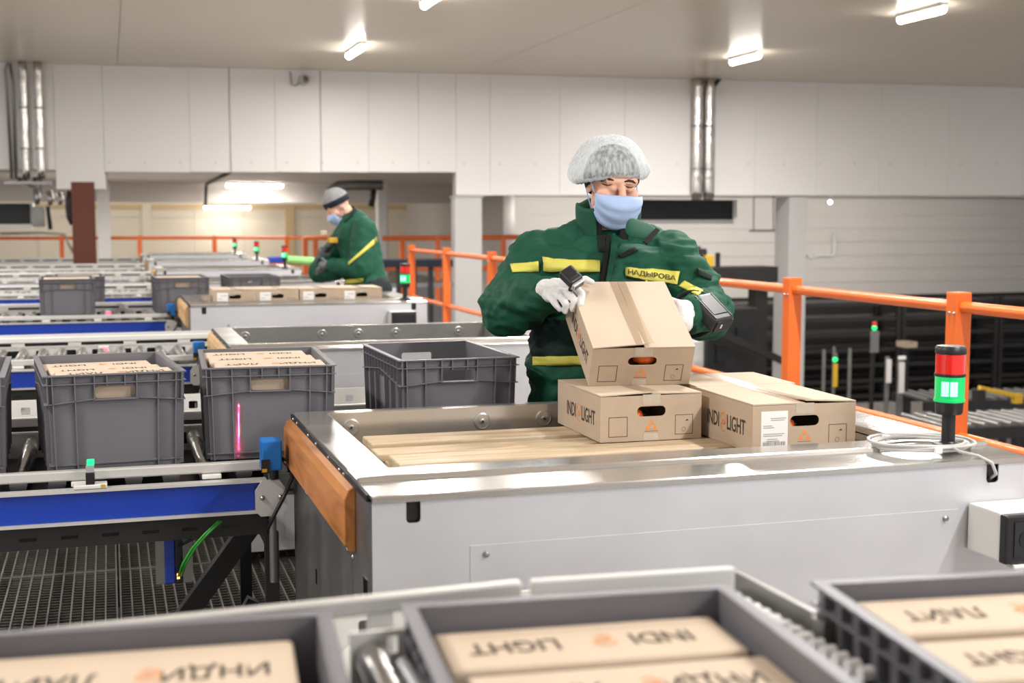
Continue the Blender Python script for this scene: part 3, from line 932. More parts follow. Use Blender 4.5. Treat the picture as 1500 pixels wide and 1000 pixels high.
SWIRL = swirl_mesh()
def side_print(parent, x, sgn, s=1.0):
    """printed name on a long side; reads with the carton's back on the left when seen from -x"""
    rot = (PI / 2, 0, -PI / 2 if sgn < 0 else PI / 2)
    def put(me, off, z, name):
        o = link(name, me, parent)
        o.rotation_euler = rot
        o.location = (x + sgn * 0.0007, (-off if sgn < 0 else off) - 0.028, z)
        if name == 'swirl_mark': o.scale = (1.35, 1.35, 1)
    put(text_mesh('INDI', 0.058 * s, 'ink', 0.72), -0.088, 0.06, 'lettering')
    put(SWIRL, -0.022, 0.06, 'swirl_mark')
    put(text_mesh('LIGHT', 0.058 * s, 'ink', 0.72), 0.06, 0.06, 'lettering')
def make_carton(label, white_label=False, lift=(0.0, 0.0), loc=(0, 0, 0), rz=0.0, group='printed cartons', tape_front='cleartape', tape_top='tape'):
    t = thing('carton', label, 'box', loc, rz, group)
    w, l, h = CW / 2, CLN / 2, CH
    b = MB()
    for y0, y1 in ((-l, -l + 0.004), (l - 0.004, l)):
        b.hole_plate(-w, w, 0, h, 0.0, 0.083, 0.043, 0.0145, 0.0135, y0, y1)
    b.box(-w, -l + 0.004, 0, -w + 0.004, l - 0.004, h)
    b.box(w - 0.004, -l + 0.004, 0, w, l - 0.004, h)
    b.box(-w + 0.004, -l + 0.004, 0, w - 0.004, l - 0.004, 0.004)
    b.build('carton_body', 'card', t)
    for s, lf in ((-1, lift[0]), (1, lift[1])):
        n = 6
        top, fs = [], []
        for i in range(n + 1):
            y = -l - 0.001 + (2 * l + 0.002) * i / n
            up = lf * (1 - i / n) ** 2
            for j, x in enumerate((s * w, s * w * 0.5, s * 0.0008)):
                top.append((x, y, h + 0.001 + up * (j / 2.0)))
        vs = top + [(x, y, z + 0.0035) for x, y, z in top]
        N = len(top)
        for i in range(n):
            for j in range(2):
                a = i * 3 + j
                fs += [(a, a + 1, a + 4, a + 3), (N + a, N + a + 3, N + a + 4, N + a + 1)]
        for i in range(n):
            for j in (0, 2):
                a = i * 3 + j
                fs.append((a, a + 3, N + a + 3, N + a))
        for j in range(2):
            for a in (j, n * 3 + j):
                fs.append((a, a + 1, N + a + 1, N + a))
        MB().add(vs, fs).build('top_flap', 'cardlt', t)
    zt = h + 0.0048
    up = max(lift)
    vs, fs = [], []
    for i in range(7):
        y = -l + 2 * l * i / 6
        u = up * (1 - i / 6) ** 2
        vs += [(-0.026, y, zt + u * 0.9 + 0.0004), (0.026, y, zt + u * 0.9 + 0.0004)]
    for i in range(6): fs.append((2 * i, 2 * i + 1, 2 * i + 3, 2 * i + 2))
    MB().add(vs, fs).build('packing_tape', tape_top, t)
    MB().box(-0.027, -l - 0.0008, h - 0.026, 0.027, -l - 0.0002, h + 0.003).build('tape_end', tape_front, t)
    MB().box(-0.024, -l - 0.0008, 0.0, 0.02, -l - 0.0002, 0.02).build('tape_end', tape_front, t)
    # prints on the front
    fr = MB()
    if not white_label:
        outline(fr, -0.128, 0.014, -0.072, 0.07, 0.0014, -l)
    if not white_label: fr.build('print_frame', 'ink', t)
    outline(MB(), 0.072, 0.014, 0.126, 0.07, 0.0012, -l).build('print_frame', 'ink', t)
    MB().prism([(0.103, 0.052), (0.113, 0.0525), (0.110, 0.056), (0.107, 0.0555)], -l - 0.0006, -l, 'y').build('arrow_mark', 'ink', t)
    gl = MB()
    ringline(gl, (0, 0), 0.006, 0.0012)
    o = gl.build('glass_icon', 'inklt', t)
    o.rotation_euler = (PI / 2, 0, 0)
    o.location = (0.098, -l - 0.0005, 0.028)
    em = MB()
    for cx, cz in ((0, 0.052), (-0.010, 0.038), (0.010, 0.038)):
        em.prism([(cx - 0.008, cz - 0.006), (cx + 0.008, cz - 0.006), (cx + 0.001, cz + 0.007), (cx - 0.001, cz + 0.007)], -l - 0.0006, -l - 0.0001, 'y')
    em.build('triad_mark', 'orangeink', t)
    MB().box(-0.02, -l - 0.0005, 0.026, 0.02, -l - 0.0001, 0.0275).build('print_line', 'inklt', t)
    if white_label:
        lb = MB().box(-0.128, -l - 0.0007, 0.003, -0.05, -l - 0.0001, 0.112).build('paper_label', 'paper', t, bevel=0)
        ln = MB()
        for z, x0, x1 in ((0.092, -0.10, -0.055), (0.087, -0.10, -0.06), (0.072, -0.122, -0.095), (0.067, -0.122, -0.09), (0.05, -0.122, -0.06), (0.045, -0.122, -0.066), (0.036, -0.11, -0.08), (0.031, -0.112, -0.075)):
            ln.box(x0, -l - 0.0012, z, x1, -l - 0.0008, z + 0.0018)
        ringline_ = MB()
        x = -0.122
        while x < -0.056:
            wv = random.choice((0.0012, 0.002, 0.0034))
            ln.box(x, -l - 0.0012, 0.012, x + wv, -l - 0.0008, 0.03)
            x += wv + random.choice((0.0014, 0.0022))
        ln.build('label_print', 'greyink', lb)
    side_print(t, -w, -1)
    side_print(t, w, 1)
    return t
B1 = make_carton('left lower carton on the pallet, supporting the tilted carton in the gloved hands', False, (0.006, 0.003), (1.449, 3.555, PT), math.radians(-1))
B2 = make_carton('right front carton on the pallet with a white paper label beside its handle hole', True, (0.0, 0.008), (1.775, 3.275, PT), math.radians(-1.5))
B3 = make_carton('carton at the back of the pallet, behind the white-labelled carton', False, (0.0, 0.0), (1.80, 3.615, PT), math.radians(-2))
B3.scale = (1.04, 0.76, 1.0)
B0 = make_carton('tilted carton held up in the gloved hands of the nearer worker', False, (0.012, 0.0))
TIL = math.radians(27)
R0 = Matrix.Rotation(math.radians(-8), 3, 'Z') @ Matrix.Rotation(TIL, 3, 'X')
front_mid = Vector((1.482, 3.545, PT + CH + 0.006))
B0.rotation_euler = R0.to_euler()
B0.location = front_mid + R0 @ Vector((0, CLN / 2, 0))
def veg(root, p, r, label, m='tomato', name='orange_vegetable'):
    mw = Matrix.LocRotScale(root.location, root.rotation_euler, Vector((1, 1, 1)))
    t = thing(name, label, 'vegetable', mw @ Vector(p), 0, 'produce inside the cartons')
    t.rotation_euler = root.rotation_euler
    n = 12
    MB().lathe([(0.001, -r * 1.5), (r * 0.6, -r * 1.3), (r * 0.95, -r * 0.6), (r, 0), (r * 0.92, r * 0.7), (r * 0.55, r * 1.25), (0.001, r * 1.35)], (0, 0, 0), Matrix.Rotation(PI / 2, 3, 'Y'), n).build('flesh', m, t, smooth=True)
    MB().cyl((r * 1.3, 0, 0), (r * 1.7, 0.002, 0.003), 0.004, 0.003, n=6).build('stem', 'black', t)
veg(B0, (0.018, -0.15, 0.075), 0.026, 'orange vegetable seen through the handle hole of the held carton')
veg(B0, (-0.05, -0.14, 0.03), 0.026, 'orange vegetable low inside the held carton')
veg(B1, (-0.048, -0.15, 0.065), 0.026, 'orange vegetable at the left of the lower left carton handle hole')
veg(B1, (0.03, -0.14, 0.035), 0.026, 'orange vegetable deep inside the lower left carton')
veg(B2, (-0.048, -0.15, 0.066), 0.026, 'orange vegetable at the left of the white-labelled carton handle hole')
veg(B2, (0.02, -0.14, 0.035), 0.026, 'orange vegetable deep inside the white-labelled carton')
# row of cartons on the third station
pos = ['leftmost', 'second from the left', 'third from the left', 'rightmost']
far_src = None
for i in range(4):
    p = (SX + 0.165 + 0.155 + i * 0.297, SY + 2 * PITCH_Y + 0.50, PT)
    lab = 'white-labelled carton in the row on the third station, %s' % pos[i]
    if far_src is None:
        far_src = make_carton(lab, True, (0.0, 0.004), p, 0, 'row of cartons on the third station')
        far_src.scale = (0.96, 1, 1.0)
    else:
        dup(far_src, p, math.radians(random.uniform(-1.5, 1.5)), lab)

# ------------------------------------------------------------ grey stacking crates
KW, KL, KH = 0.4, 0.6, 0.28
def make_crate(label, loc, rz, m='crate'):
    t = thing('crate', label, 'crate', loc, rz, 'grey stacking crates')
    iw, il = KW / 2 - 0.014, KL / 2 - 0.014
    taper = lambda v: Vector((v.x * (0.965 + 0.035 * v.z / KH), v.y * (0.975 + 0.025 * v.z / KH), v.z))
    b = MB()
    for y0, y1 in ((-il, -il + 0.003), (il - 0.003, il)):
        b.hole_plate(-iw, iw, 0.0, KH, 0, 0.226, 0.056, 0.0175, 0.009, y0, y1)
    for x0, x1 in ((-iw, -iw + 0.003), (iw - 0.003, iw)):
        b.box(x0, -il + 0.003, 0, x1, il - 0.003, KH)
    b.box(-iw + 0.003, -il + 0.003, 0.004, iw - 0.003, il - 0.003, 0.008)
    b.tf(taper).build('crate_body', m, t)
    r = MB()
    ow, ol = KW / 2, KL / 2
    def ringb(z0, z1, e):
        r.box(-iw - e, -il - e, z0, iw + e, -il - 0.0005, z1)
        r.box(-iw - e, il + 0.0005, z0, iw + e, il + e, z1)
        r.box(-iw - e, -il, z0, -iw - 0.0005, il, z1)
        r.box(iw + 0.0005, -il, z0, iw + e, il, z1)
    ringb(KH - 0.004, KH, 0.014)
    ringb(0.252, 0.2545, 0.014)
    ringb(0.018, 0.022, 0.007)
    for s in (-1, 1):
        y0, y1 = sorted((s * (il + 0.0005), s * (il + 0.013)))
        ym = (y0 + y1) / 2
        for sx in (-1, 1):      # third rib slopes down to the corner
            p0, p1 = Vector((sx * 0.06, ym, 0.2085)), Vector((sx * (iw + 0.012), ym, 0.196))
            r.bar(p0, p1, 0.0026, 0.0125) if False else r.obox((p0 + p1) / 2, ((p1 - p0).length, 0.0125, 0.0026), Matrix.Rotation(-math.atan2(p1.z - p0.z, p1.x - p0.x), 3, 'Y'))
        r.box(-0.062, y0, 0.204, 0.062, y1, 0.2075)
        for fx in (0.03, 0.065, 0.218, 0.8, 0.927, 0.97):
            x = (fx - 0.5) * 2 * ow
            r.box(x - 0.0015, y0, 0.0 if fx in (0.218, 0.8, 0.065, 0.927) else 0.198, x + 0.0015, y1, KH - 0.004)
        for fx in (0.352, 0.648):
            x = (fx - 0.5) * 2 * ow
            r.box(x - 0.0015, y0, 0.206, x + 0.0015, y1, KH - 0.004)
        for fx in (0.44, 0.565):
            x = (fx - 0.5) * 2 * ow
            r.box(x - 0.0015, y0, 0.245, x + 0.0015, y1, KH - 0.004)
        x0, x1 = sorted((s * (iw + 0.0005), s * (iw + 0.013)))
        xm = (x0 + x1) / 2
        for sy in (-1, 1):
            p0, p1 = Vector((xm, 0, 0.225)), Vector((xm, sy * (il + 0.01), 0.196))
            r.obox((p0 + p1) / 2, (0.0125, (p1 - p0).length, 0.0026), Matrix.Rotation(math.atan2(p1.z - p0.z, abs(p1.y - p0.y)) * sy, 3, 'X'))
        for k in range(12):
            y = -il + 2 * il * (k + 0.5) / 12
            r.box(x0, y - 0.0015, 0.0 if k in (0, 2, 4, 7, 9, 11) else 0.2, x1, y + 0.0015, KH - 0.004)
    r.tf(taper).build('rim_and_ribs', m, t)
    return t
def sub(i, n):
    return ['rear', 'middle', 'front'][i] if n == 3 else ['rear', 'front'][i]
CZ = 0.796
crates = [
    ('grey crate at the left picture edge on the nearest conveyor, almost cut off', (-0.50, 4.2, CZ), 2, 0),
    ('grey crate left of the laser-marked one, with two cartons showing below its rim', (-0.019, 4.207, CZ), 5.2, 3),
    ('grey crate with the red laser line, full of pale cartons', (0.467, 4.252, CZ), -2.5, 3),
    ('empty open grey crate behind the nearest packing station', (1.055, 4.305, CZ), 0.8, 0),
    ('out-of-focus grey crate at the bottom left corner of the picture', (0.005, 1.168, CZ), -5, 3),
    ('out-of-focus grey crate at the bottom middle with upside-down lettered cartons', (0.484, 1.134, CZ), -5, 4),
    ('out-of-focus grey crate at the bottom right corner of the picture', (0.975, 1.074, CZ), -7, 4),
]
cr0 = None
CR = []
for lab, loc, rz, n in crates:
    if cr0 is None:
        cr0 = make_crate(lab, loc, math.radians(rz))
        CR.append(cr0)
    else:
        CR.append(dup(cr0, loc, math.radians(rz), lab))
for lab, px, Y in (('distant grey crate left of the red sensor lights, the front one of two', 96, 10.47), ('distant grey crate just behind another, left of the red sensor lights', 114, 11.35),
                   ('distant grey crate beside the wooden bumper of the third station', 266, 10.47), ('distant grey crate just showing above the row of labelled cartons', 372, 10.47)):
    q = atY(px, 410, Y - 0.3)
    CR.append(dup(cr0, (q.x, Y, CZ if Y < 11 else CZ - 0.02), math.radians(2), lab))
# cartons standing inside the crates, printed side up
def make_inner(label, w, l, h, text, loc, rz, tilt=0.0):
    t = thing('flat_carton', label, 'box', loc, rz, 'cartons standing in the crates')
    t.rotation_euler = (tilt, 0, rz)
    MB().box(-w / 2, -l / 2, 0, w / 2, l / 2, h).build('carton_body', 'cardlt', t, bevel=0.006, seg=3)
    MB().box(-w / 2 - 0.0006, -0.02, 0.02, -w / 2, 0.02, h - 0.01).build('packing_tape', 'tape', t)
    a, b = text
    for s_, x in ((a, 0.085), (b, -0.085)):
        o = link('lettering', text_mesh(s_, 0.052, 'ink', 0.72), t)
        o.location = (x, 0.0, h + 0.0006)
        o.rotation_euler = (0, 0, PI)
    o = link('swirl_mark', SWIRL, t)
    o.location = (0.018, 0, h + 0.0006)
    o.rotation_euler = (0, 0, PI)
    return t
LAT, CYR = ('INDI', 'LIGHT'), ('ИНДИ', 'ЛАЙТ')
def fill(cr, n, zs, thick, texts, where, xo=(0, 0, 0, 0), w=0.335, start=0.275):
    pitch = 2 * start / n
    for i in range(n):
        y = start - pitch * (i + 0.5)
        mw = Matrix.LocRotScale(cr.location, cr.rotation_euler, Vector((1, 1, 1)))
        h = zs[i]
        p = mw @ Vector((xo[i], y, 0.009))
        nm = {3: ['rear', 'middle', 'front'], 4: ['rear', 'second', 'third', 'front'], 1: ['single']}[n][i]
        make_inner('%s carton standing in the %s' % (nm, where), w, min(thick, pitch - 0.004), h, texts[i], p, cr.rotation_euler.z)
fill(CR[1], 3, (0.247, 0.252, 0.262), 0.17, (LAT, LAT, CYR), 'crate left of the laser-marked one', (-0.012, 0.0, 0.01, 0))
fill(CR[2], 3, (0.262, 0.265, 0.268), 0.17, (LAT, LAT, CYR), 'crate with the red laser line', (-0.016, -0.004, 0.008, 0))
fill(CR[4], 3, (0.25, 0.246, 0.24), 0.176, (CYR, LAT, CYR), 'blurred bottom left crate', (-0.012, 0.0, 0.0, 0), start=0.275)
fill(CR[5], 4, (0.243, 0.24, 0.24, 0.24), 0.128, (LAT, CYR, LAT, CYR), 'blurred bottom middle crate', (0.0, 0.012, 0.0, 0))
fill(CR[6], 4, (0.252, 0.246, 0.24, 0.24), 0.128, (CYR, LAT, CYR, LAT), 'blurred bottom right crate', (0.012, 0.014, 0.0, 0))
for i, wh in ((7, 'front distant crate left of the red sensor lights'), (8, 'rear distant crate left of the red sensor lights'), (9, 'distant crate beside the wooden bumper')):
    fill(CR[i], 1, (0.262,), 0.5, (LAT,), wh)

# ------------------------------------------------------------ roller conveyors behind each station
XL = -3.0
def make_conveyor(label):
    t = thing('roller_conveyor', label, 'conveyor', (0, 0, 0), 0, 'crate conveyors in rows')
    fb = MB().box(XL, 3.80, 0.676, 0.42, 3.806, 0.758).build('front_beam', 'blue', t)
    MB().box(XL, 3.786, 0.758, 0.42, 3.826, 0.766).build('beam_edge', 'alu', fb)
    MB().box(XL, 3.786, 0.667, 0.42, 3.826, 0.675).build('beam_edge', 'alu', fb)
    un = MB()
    un.box(XL, 3.81, 0.60, 0.42, 3.84, 0.664)
    x = XL + 0.1
    u = un.build('cable_channel', 'black', t)
    sl = MB()
    while x < 0.36:
        sl.box(x, 3.808, 0.625, x + 0.045, 3.8098, 0.634)
        x += 0.11
    sl.build('channel_slots', 'gloss', u)['kind'] = 'stuff'
    # guide rails on brackets
    gr = MB().box(XL, 3.842, 0.782, 0.42, 3.868, 0.812).build('guide_rail', 'alu', t, bevel=0.005)
    for x in [0.27 - 0.36 * k for k in range(10)]:
        MB().box(x - 0.03, 3.83, 0.767, x + 0.025, 3.862, 0.781).build('rail_bracket', 'whitem', gr, bevel=0.003)
    # slotted back beam
    sb = MB()
    x = XL
    while x < 1.2:
        sb.hole_plate(x, x + 0.15, 0.70, 0.80, x + 0.075, 0.762, 0.032, 0.02, 0.006, 4.626, 4.632, n=3)
        x += 0.15
    sb.box(XL, 4.62, 0.80, 1.2, 4.66, 0.806)
    sb.box(XL, 4.62, 0.692, 1.2, 4.66, 0.699)
    bb = sb.build('back_beam', 'whitem', t)
    MB().box(XL, 4.645, 0.70, 1.2, 4.65, 0.824).build('beam_shade', 'rubber', bb)  # black strip in place of the shade behind slots and brackets
    MB().box(XL, 3.85, 0.715, 1.2, 4.62, 0.72).build('gap_shade', 'rubber', t)  # black sheet added to make the gaps between rollers look shaded
    gr = MB().box(XL, 4.612, 0.826, 1.2, 4.638, 0.856).build('guide_rail', 'whitem', t, bevel=0.005)
    for x in [1.0 - 0.3 * k for k in range(14)]:
        MB().box(x - 0.035, 4.618, 0.807, x + 0.035, 4.636, 0.825).build('rail_bracket', 'whitem', gr)
    sf = MB().box(0.42, 3.865, 0.70, 1.26, 3.875, 0.766).build('front_beam', 'sideplate', t)
    ro = MB().cyl((0, 3.88, 0), (0, 4.615, 0), 0.0245, n=12).mesh('roller', 'chrome', 'auto')
    x = 1.2
    while x > XL + 0.03:
        link('roller', ro, t).location = (x, 0, 0.770)
        x -= 0.1045
    for x in (-2.6, -1.1, 0.435):
        MB().box(x - 0.02, 3.815, 0, x + 0.02, 3.845, 0.60).build('leg', 'black', t)
        MB().box(x - 0.02, 4.63, 0, x + 0.02, 4.66, 0.69).build('leg', 'black', t)
        MB().box(x - 0.015, 3.845, 0.55, x + 0.015, 4.63, 0.59).build('cross_member', 'black', t)
    MB().cyl((0.435, 3.79, 0.46), (0.435, 3.79, 0.80), 0.011, n=10).build('scanner_rod', 'sideplate', t, smooth='auto')
    ep = MB().prism([(0.385, 0.675), (0.40, 0.66), (0.46, 0.66), (0.475, 0.675), (0.475, 0.735), (0.455, 0.765), (0.405, 0.765), (0.385, 0.735)], 3.775, 3.785, 'y').build('end_plate', 'alu', t)
    for x in (0.405, 0.457):
        MB().sphere((x, 3.773, 0.715), 0.008, n=8, m=5).build('bolt', 'chrome', ep, smooth=True)
    MB().bar((0.46, 4.2, 0.60), (0.02, 4.2, 0.02), 0.05, 0.06).build('brace', 'black', t)
    MB().bar((0.43, 4.35, 0.25), (0.30, 4.35, 0.02), 0.04, 0.04).build('brace', 'black', t)
    # second, lower lane behind
    l2 = MB().box(XL, 4.90, 0.64, 1.1, 4.93, 0.72).build('lane_beam', 'whitem', t)
    sb = MB()
    x = XL
    while x < 1.1:
        sb.hole_plate(x, x + 0.13, 0.68, 0.80, x + 0.065, 0.755, 0.018, 0.016, 0.006, 5.50, 5.506, n=3)
        x += 0.13
    sb.build('lane_beam', 'whitem', t)
    ro = MB().cyl((0, 4.93, 0), (0, 5.50, 0), 0.03, n=12).mesh('lane_roller', 'whitem', 'auto')
    x = 1.05
    while x > XL + 0.03:
        link('lane_roller', ro, t).location = (x, 0, 0.70)
        x -= 0.21
    for x in (-2.6, -1.1, 0.9):
        MB().box(x - 0.02, 4.90, 0, x + 0.02, 4.93, 0.64).build('leg', 'black', t)
        MB().box(x - 0.02, 5.49, 0, x + 0.02, 5.52, 0.68).build('leg', 'black', t)
    return t
ordn = ['nearest', 'second', 'third', 'fourth', 'fifth', 'sixth', 'seventh']
cv0 = make_conveyor('nearest full roller conveyor, with blue beam under the crates left of the first station')
dup(cv0, (0, -PITCH_Y, 0), 0, 'foreground roller conveyor carrying the out-of-focus crates')
for k in range(1, 7):
    dup(cv0, (0, PITCH_Y * k, 0), 0, '%s roller conveyor from the front, running left of the %s packing station' % (ordn[k], ordn[k]))

# blue scanners, photo sensors, reflectors
def make_scanner(label):
    t = thing('barcode_scanner', label, 'scanner', (0.435, 3.765, 0.80), 0, 'blue barcode scanners')
    MB().box(-0.034, -0.03, 0.0, 0.024, 0.04, 0.088).build('housing', 'scanblue', t, bevel=0.005)
    MB().box(-0.036, -0.034, -0.004, -0.012, -0.031, 0.034).build('front_plate', 'black', t)
    MB().box(-0.034, -0.0355, -0.002, -0.02, -0.0345, 0.008).build('warning_label', 'yellow', t)
    MB().cyl((0.004, 0.01, -0.03), (0.004, 0.01, 0.0), 0.014, n=10).build('mount', 'rubber', t, smooth='auto')
    MB().tube([(0.024, 0.0, 0.03), (0.05, 0.0, 0.02), (0.055, 0, -0.03), (0.03, -0.01, -0.08), (0.0, -0.02, -0.13), (-0.02, -0.02, -0.17)], 0.006, 6).build('cable', 'rubber', t, smooth=True)
    return t
sc0 = make_scanner('blue barcode scanner on a rod at the left corner of the nearest station')
dup(sc0, (0.435, 3.765 + PITCH_Y, 0.80), 0, 'blue barcode scanner beside the second station, above the middle crates')
dup(sc0, (0.435, 3.765 + 2 * PITCH_Y, 0.80), 0, 'distant blue barcode scanner beside the third station')
q = atY(132, 690, 3.82)
t = thing('photo_sensor', 'small photo sensor with green light on the nearest conveyor guide rail', 'sensor', (q.x, 3.82, 0.767))
MB().box(-0.045, -0.035, 0.0, 0.045, 0.018, 0.012).build('mount_plate', 'whitem', t, bevel=0.003)
MB().box(-0.012, -0.03, 0.012, 0.012, 0.0, 0.045).build('sensor_body', 'rubber', t, bevel=0.002)
MB().box(-0.011, -0.028, 0.045, 0.011, -0.002, 0.066).build('sensor_head', 'devlt', t, bevel=0.002)
MB().box(-0.008, -0.03, 0.066, 0.012, 0.0, 0.08).build('led_window', 'led_green', t, bevel=0.002)
MB().box(0.028, -0.036, 0.004, 0.04, -0.035, 0.012).build('label', 'yellow', t)
def reflector(px, py, Y, label):
    q = atY(px, py, Y)
    t = thing('reflector_sensor', label, 'sensor', (q.x, Y, q.z - 0.02), 0, 'red glowing rail sensors')
    MB().box(-0.03, 0.0, -0.02, 0.03, 0.03, 0.04).build('housing', 'whitem', t, bevel=0.004)
    MB().sphere((0, -0.004, 0.02), (0.022, 0.008, 0.014), n=10, m=6).build('red_light', 'led_red', t, smooth=True)
for k, (px, py, lab) in enumerate(((152, 512, 'nearest red glowing sensor, above the left crate'), (158, 459, 'red glowing sensor right of the distant front crate, brightest'),
                          (165, 430, 'red glowing sensor right of the distant rear crate'), (167, 409, 'farthest red glowing sensor above the distant crates'))):
    reflector(px, py, 4.58 + PITCH_Y * (k + 1), lab)
# red laser cross line on the crate: a thin lit strip where the beam falls
q0, q1 = atY(352, 590, 3.948), atY(352, 672, 3.948)
# drive box with green cable under the beam
q = atY(255, 760, 3.86)
t = thing('drive_controller', 'blue drive controller hanging under the blue beam, with green cable', 'controller', (q.x, 3.86, 0.40))
MB().box(-0.055, 0, 0.06, -0.03, 0.004, 0.27).build('bracket_plate', 'sideplate', t)
MB().box(0.022, 0, 0.06, 0.05, 0.004, 0.27).build('bracket_plate', 'sideplate', t)
MB().box(-0.03, -0.004, 0.06, 0.0, 0.03, 0.24).build('housing', 'blue', t, bevel=0.004)
MB().box(0.0, -0.002, 0.06, 0.022, 0.03, 0.24).build('terminal_block', 'rubber', t, bevel=0.003)
MB().box(-0.02, -0.006, 0.24, 0.03, 0.02, 0.265).build('clamp', 'black', t)
MB().box(0.002, -0.005, 0.19, 0.012, -0.002, 0.195).build('green_led', 'led_green', t)
MB().box(0.004, -0.005, 0.083, 0.012, -0.002, 0.089).build('orange_led', 'led_orange', t)
MB().box(0.004, -0.005, 0.073, 0.012, -0.002, 0.079).build('orange_led', 'led_orange', t)
def P(px, py, Y): return atY(px, py, Y)
for k, dx in enumerate((0, 4)):
    pipe('green_cable', [P(331 + dx, 752, 3.83), P(318 + dx, 765, 3.81), P(300 + dx, 782, 3.80), P(282 + dx, 802, 3.80), P(268 + dx, 825, 3.81), P(262 + dx, 842, 3.85)], 0.0038, 'greencable',
         'green cable curving from the blue beam to the drive controller, %s of the pair' % ('outer' if k == 0 else 'inner'), 'cable', 'pair of green cables')
pipe('black_cable', [P(338, 752, 3.84), P(310, 775, 3.83), P(285, 788, 3.83), P(262, 800, 3.85)], 0.004, 'rubber', 'black cable running to the drive controller above the green ones', 'cable')

# ------------------------------------------------------------ signal towers
def make_tower(label):
    t = thing('signal_tower', label, 'signal light', (1.99, 2.765, ST + 0.0), 0, 'red and green signal towers')
    MB().lathe([(0.037, 0.0), (0.038, 0.004), (0.036, 0.012), (0.022, 0.014), (0.019, 0.018)], n=24).build('base', 'rubber', t, smooth='auto')
    MB().cyl((0, 0, 0.016), (0, 0, 0.088), 0.0165, n=20).build('pole', 'rubber', t, smooth='auto')
    MB().lathe([(0.018, 0.084), (0.03, 0.086), (0.033, 0.09), (0.034, 0.112), (0.036, 0.116)], n=28).build('socket', 'rubber', t, smooth='auto')
    g = MB().lathe([(0.0365, 0.117), (0.038, 0.119), (0.038, 0.123), (0.036, 0.125), (0.036, 0.176), (0.0365, 0.18)], n=28).build('green_lens', 'green_lamp', t, smooth='auto')
    core = MB()
    for a in (-143, -109):
        a = math.radians(a)
        c, s = math.cos(a), math.sin(a)
        core.obox((0.0355 * c, 0.0355 * s, 0.151), (0.003, 0.018, 0.036), Matrix.Rotation(a, 3, 'Z'))
    core.build('lit_window', 'green_core', g, bevel=0.001)
    MB().lathe([(0.0375, 0.1805), (0.0385, 0.183), (0.0375, 0.187)], n=28).build('collar', 'rubber', t, smooth='auto')
    MB().lathe([(0.036, 0.1875), (0.036, 0.236)], n=28).build('red_lens', 'red_lamp', t, smooth='auto')
    MB().lathe([(0.037, 0.2365), (0.0378, 0.239), (0.0375, 0.251), (0.034, 0.256), (0.02, 0.257)], n=28).build('cap', 'rubber', t, smooth='auto')
    return t
tw0 = make_tower('large signal tower with lit green section on the nearest station, beside the coiled cable')
for k, lab in ((2, 'signal tower at the right end of the third station beside the second worker'), (3, 'signal tower nearest the second worker on his left, lowest of three'),
               (4, 'middle of the three distant signal towers left of the second worker'), (5, 'distant signal tower farthest left of the three before the bay wall')):
    if k == 2:
        dup(tw0, (1.99, 2.765 + k * PITCH_Y, ST), 0, lab)
for px, py, k, lab in ((417, 371, 4, 'distant signal tower just left of the second worker, lowest of three'), (376, 362, 5, 'middle of the three distant signal towers left of the second worker'),
                       (344, 355, 6, 'leftmost and smallest of the three distant signal towers')):
    q = atY(px, py, SY + k * PITCH_Y + 0.14)
    dup(tw0, (min(q.x, 1.99), SY + k * PITCH_Y + 0.135, ST), 0, lab)
# coil of grey cable on the corner of the station
pts = []
for i in range(4 * 24 + 1):
    a = 2 * PI * i / 24 - 0.6
    k = i / 24
    rx = 0.122 + 0.009 * math.sin(k * 2.3 + 1) + 0.004 * math.sin(a * 2 + k)
    pts.append((1.925 + 0.008 * math.sin(k * 3) + rx * math.cos(a), 2.785 + rx * 0.82 * math.sin(a), ST + 0.0065 + 0.0035 * k + 0.0015 * math.sin(a * 3 + k * 2)))
last = Vector(pts[-1])
pts += [(1.99, 2.70, ST + 0.022), (1.94, 2.68, ST + 0.018), (1.95, 2.662, ST + 0.01), (1.985, 2.638, ST + 0.002), (2.008, 2.617, ST - 0.012), (2.02, 2.615, ST - 0.04), (2.022, 2.64, ST - 0.055)]
pts = [(x, max(y, 2.60), z) for x, y, z in pts]
t = thing('coiled_cable', 'coil of pale grey cable on the station corner around the signal tower', 'cable', (1.93, 2.83, ST))
o = Vector(t.location)
MB().tube([Vector(p) - o for p in pts], 0.0042, 8).build('cable_run', 'cable', t, smooth=True)
for a in (-1.75, 1.9, 0.4):
    c = Vector((1.925 + 0.122 * math.cos(a), 2.785 + 0.1 * math.sin(a), ST + 0.012)) - o
    MB().obox(c, (0.02, 0.022, 0.016), Matrix.Rotation(a + PI / 2, 3, 'Z')).build('cable_tie', 'paper', t, bevel=0.003)
# box scanner on the front plate
def make_fixed(label, loc):
    t = thing('box_scanner', label, 'scanner', loc, 0, 'box scanners on station fronts')
    MB().box(0, -0.12, 0, 0.17, 0.0, 0.115).build('housing', 'whitem', t, bevel=0.006)
    MB().box(-0.001, -0.145, -0.002, 0.171, -0.119, 0.113).build('black_bezel', 'rubber', t, bevel=0.005)
    w = MB().box(0.02, -0.1475, 0.014, 0.155, -0.1445, 0.098).build('window', 'gloss', t, bevel=0.004)
    MB().cyl((0.055, -0.146, 0.055), (0.055, -0.149, 0.055), 0.022, n=16).build('lens', 'rubber', w)
    MB().box(0.02, -0.15, -0.012, 0.17, -0.12, -0.003).build('lower_lip', 'whitem', t, bevel=0.002)
    return t
fs0 = make_fixed('white box scanner with black window on the right of the nearest station front', (SX + 1.445, SY - 0.0035, 0.728))
dup(fs0, (SX + 1.33, SY + 2 * PITCH_Y - 0.0035, 0.77), 0, 'distant box scanner on the front of the third station')
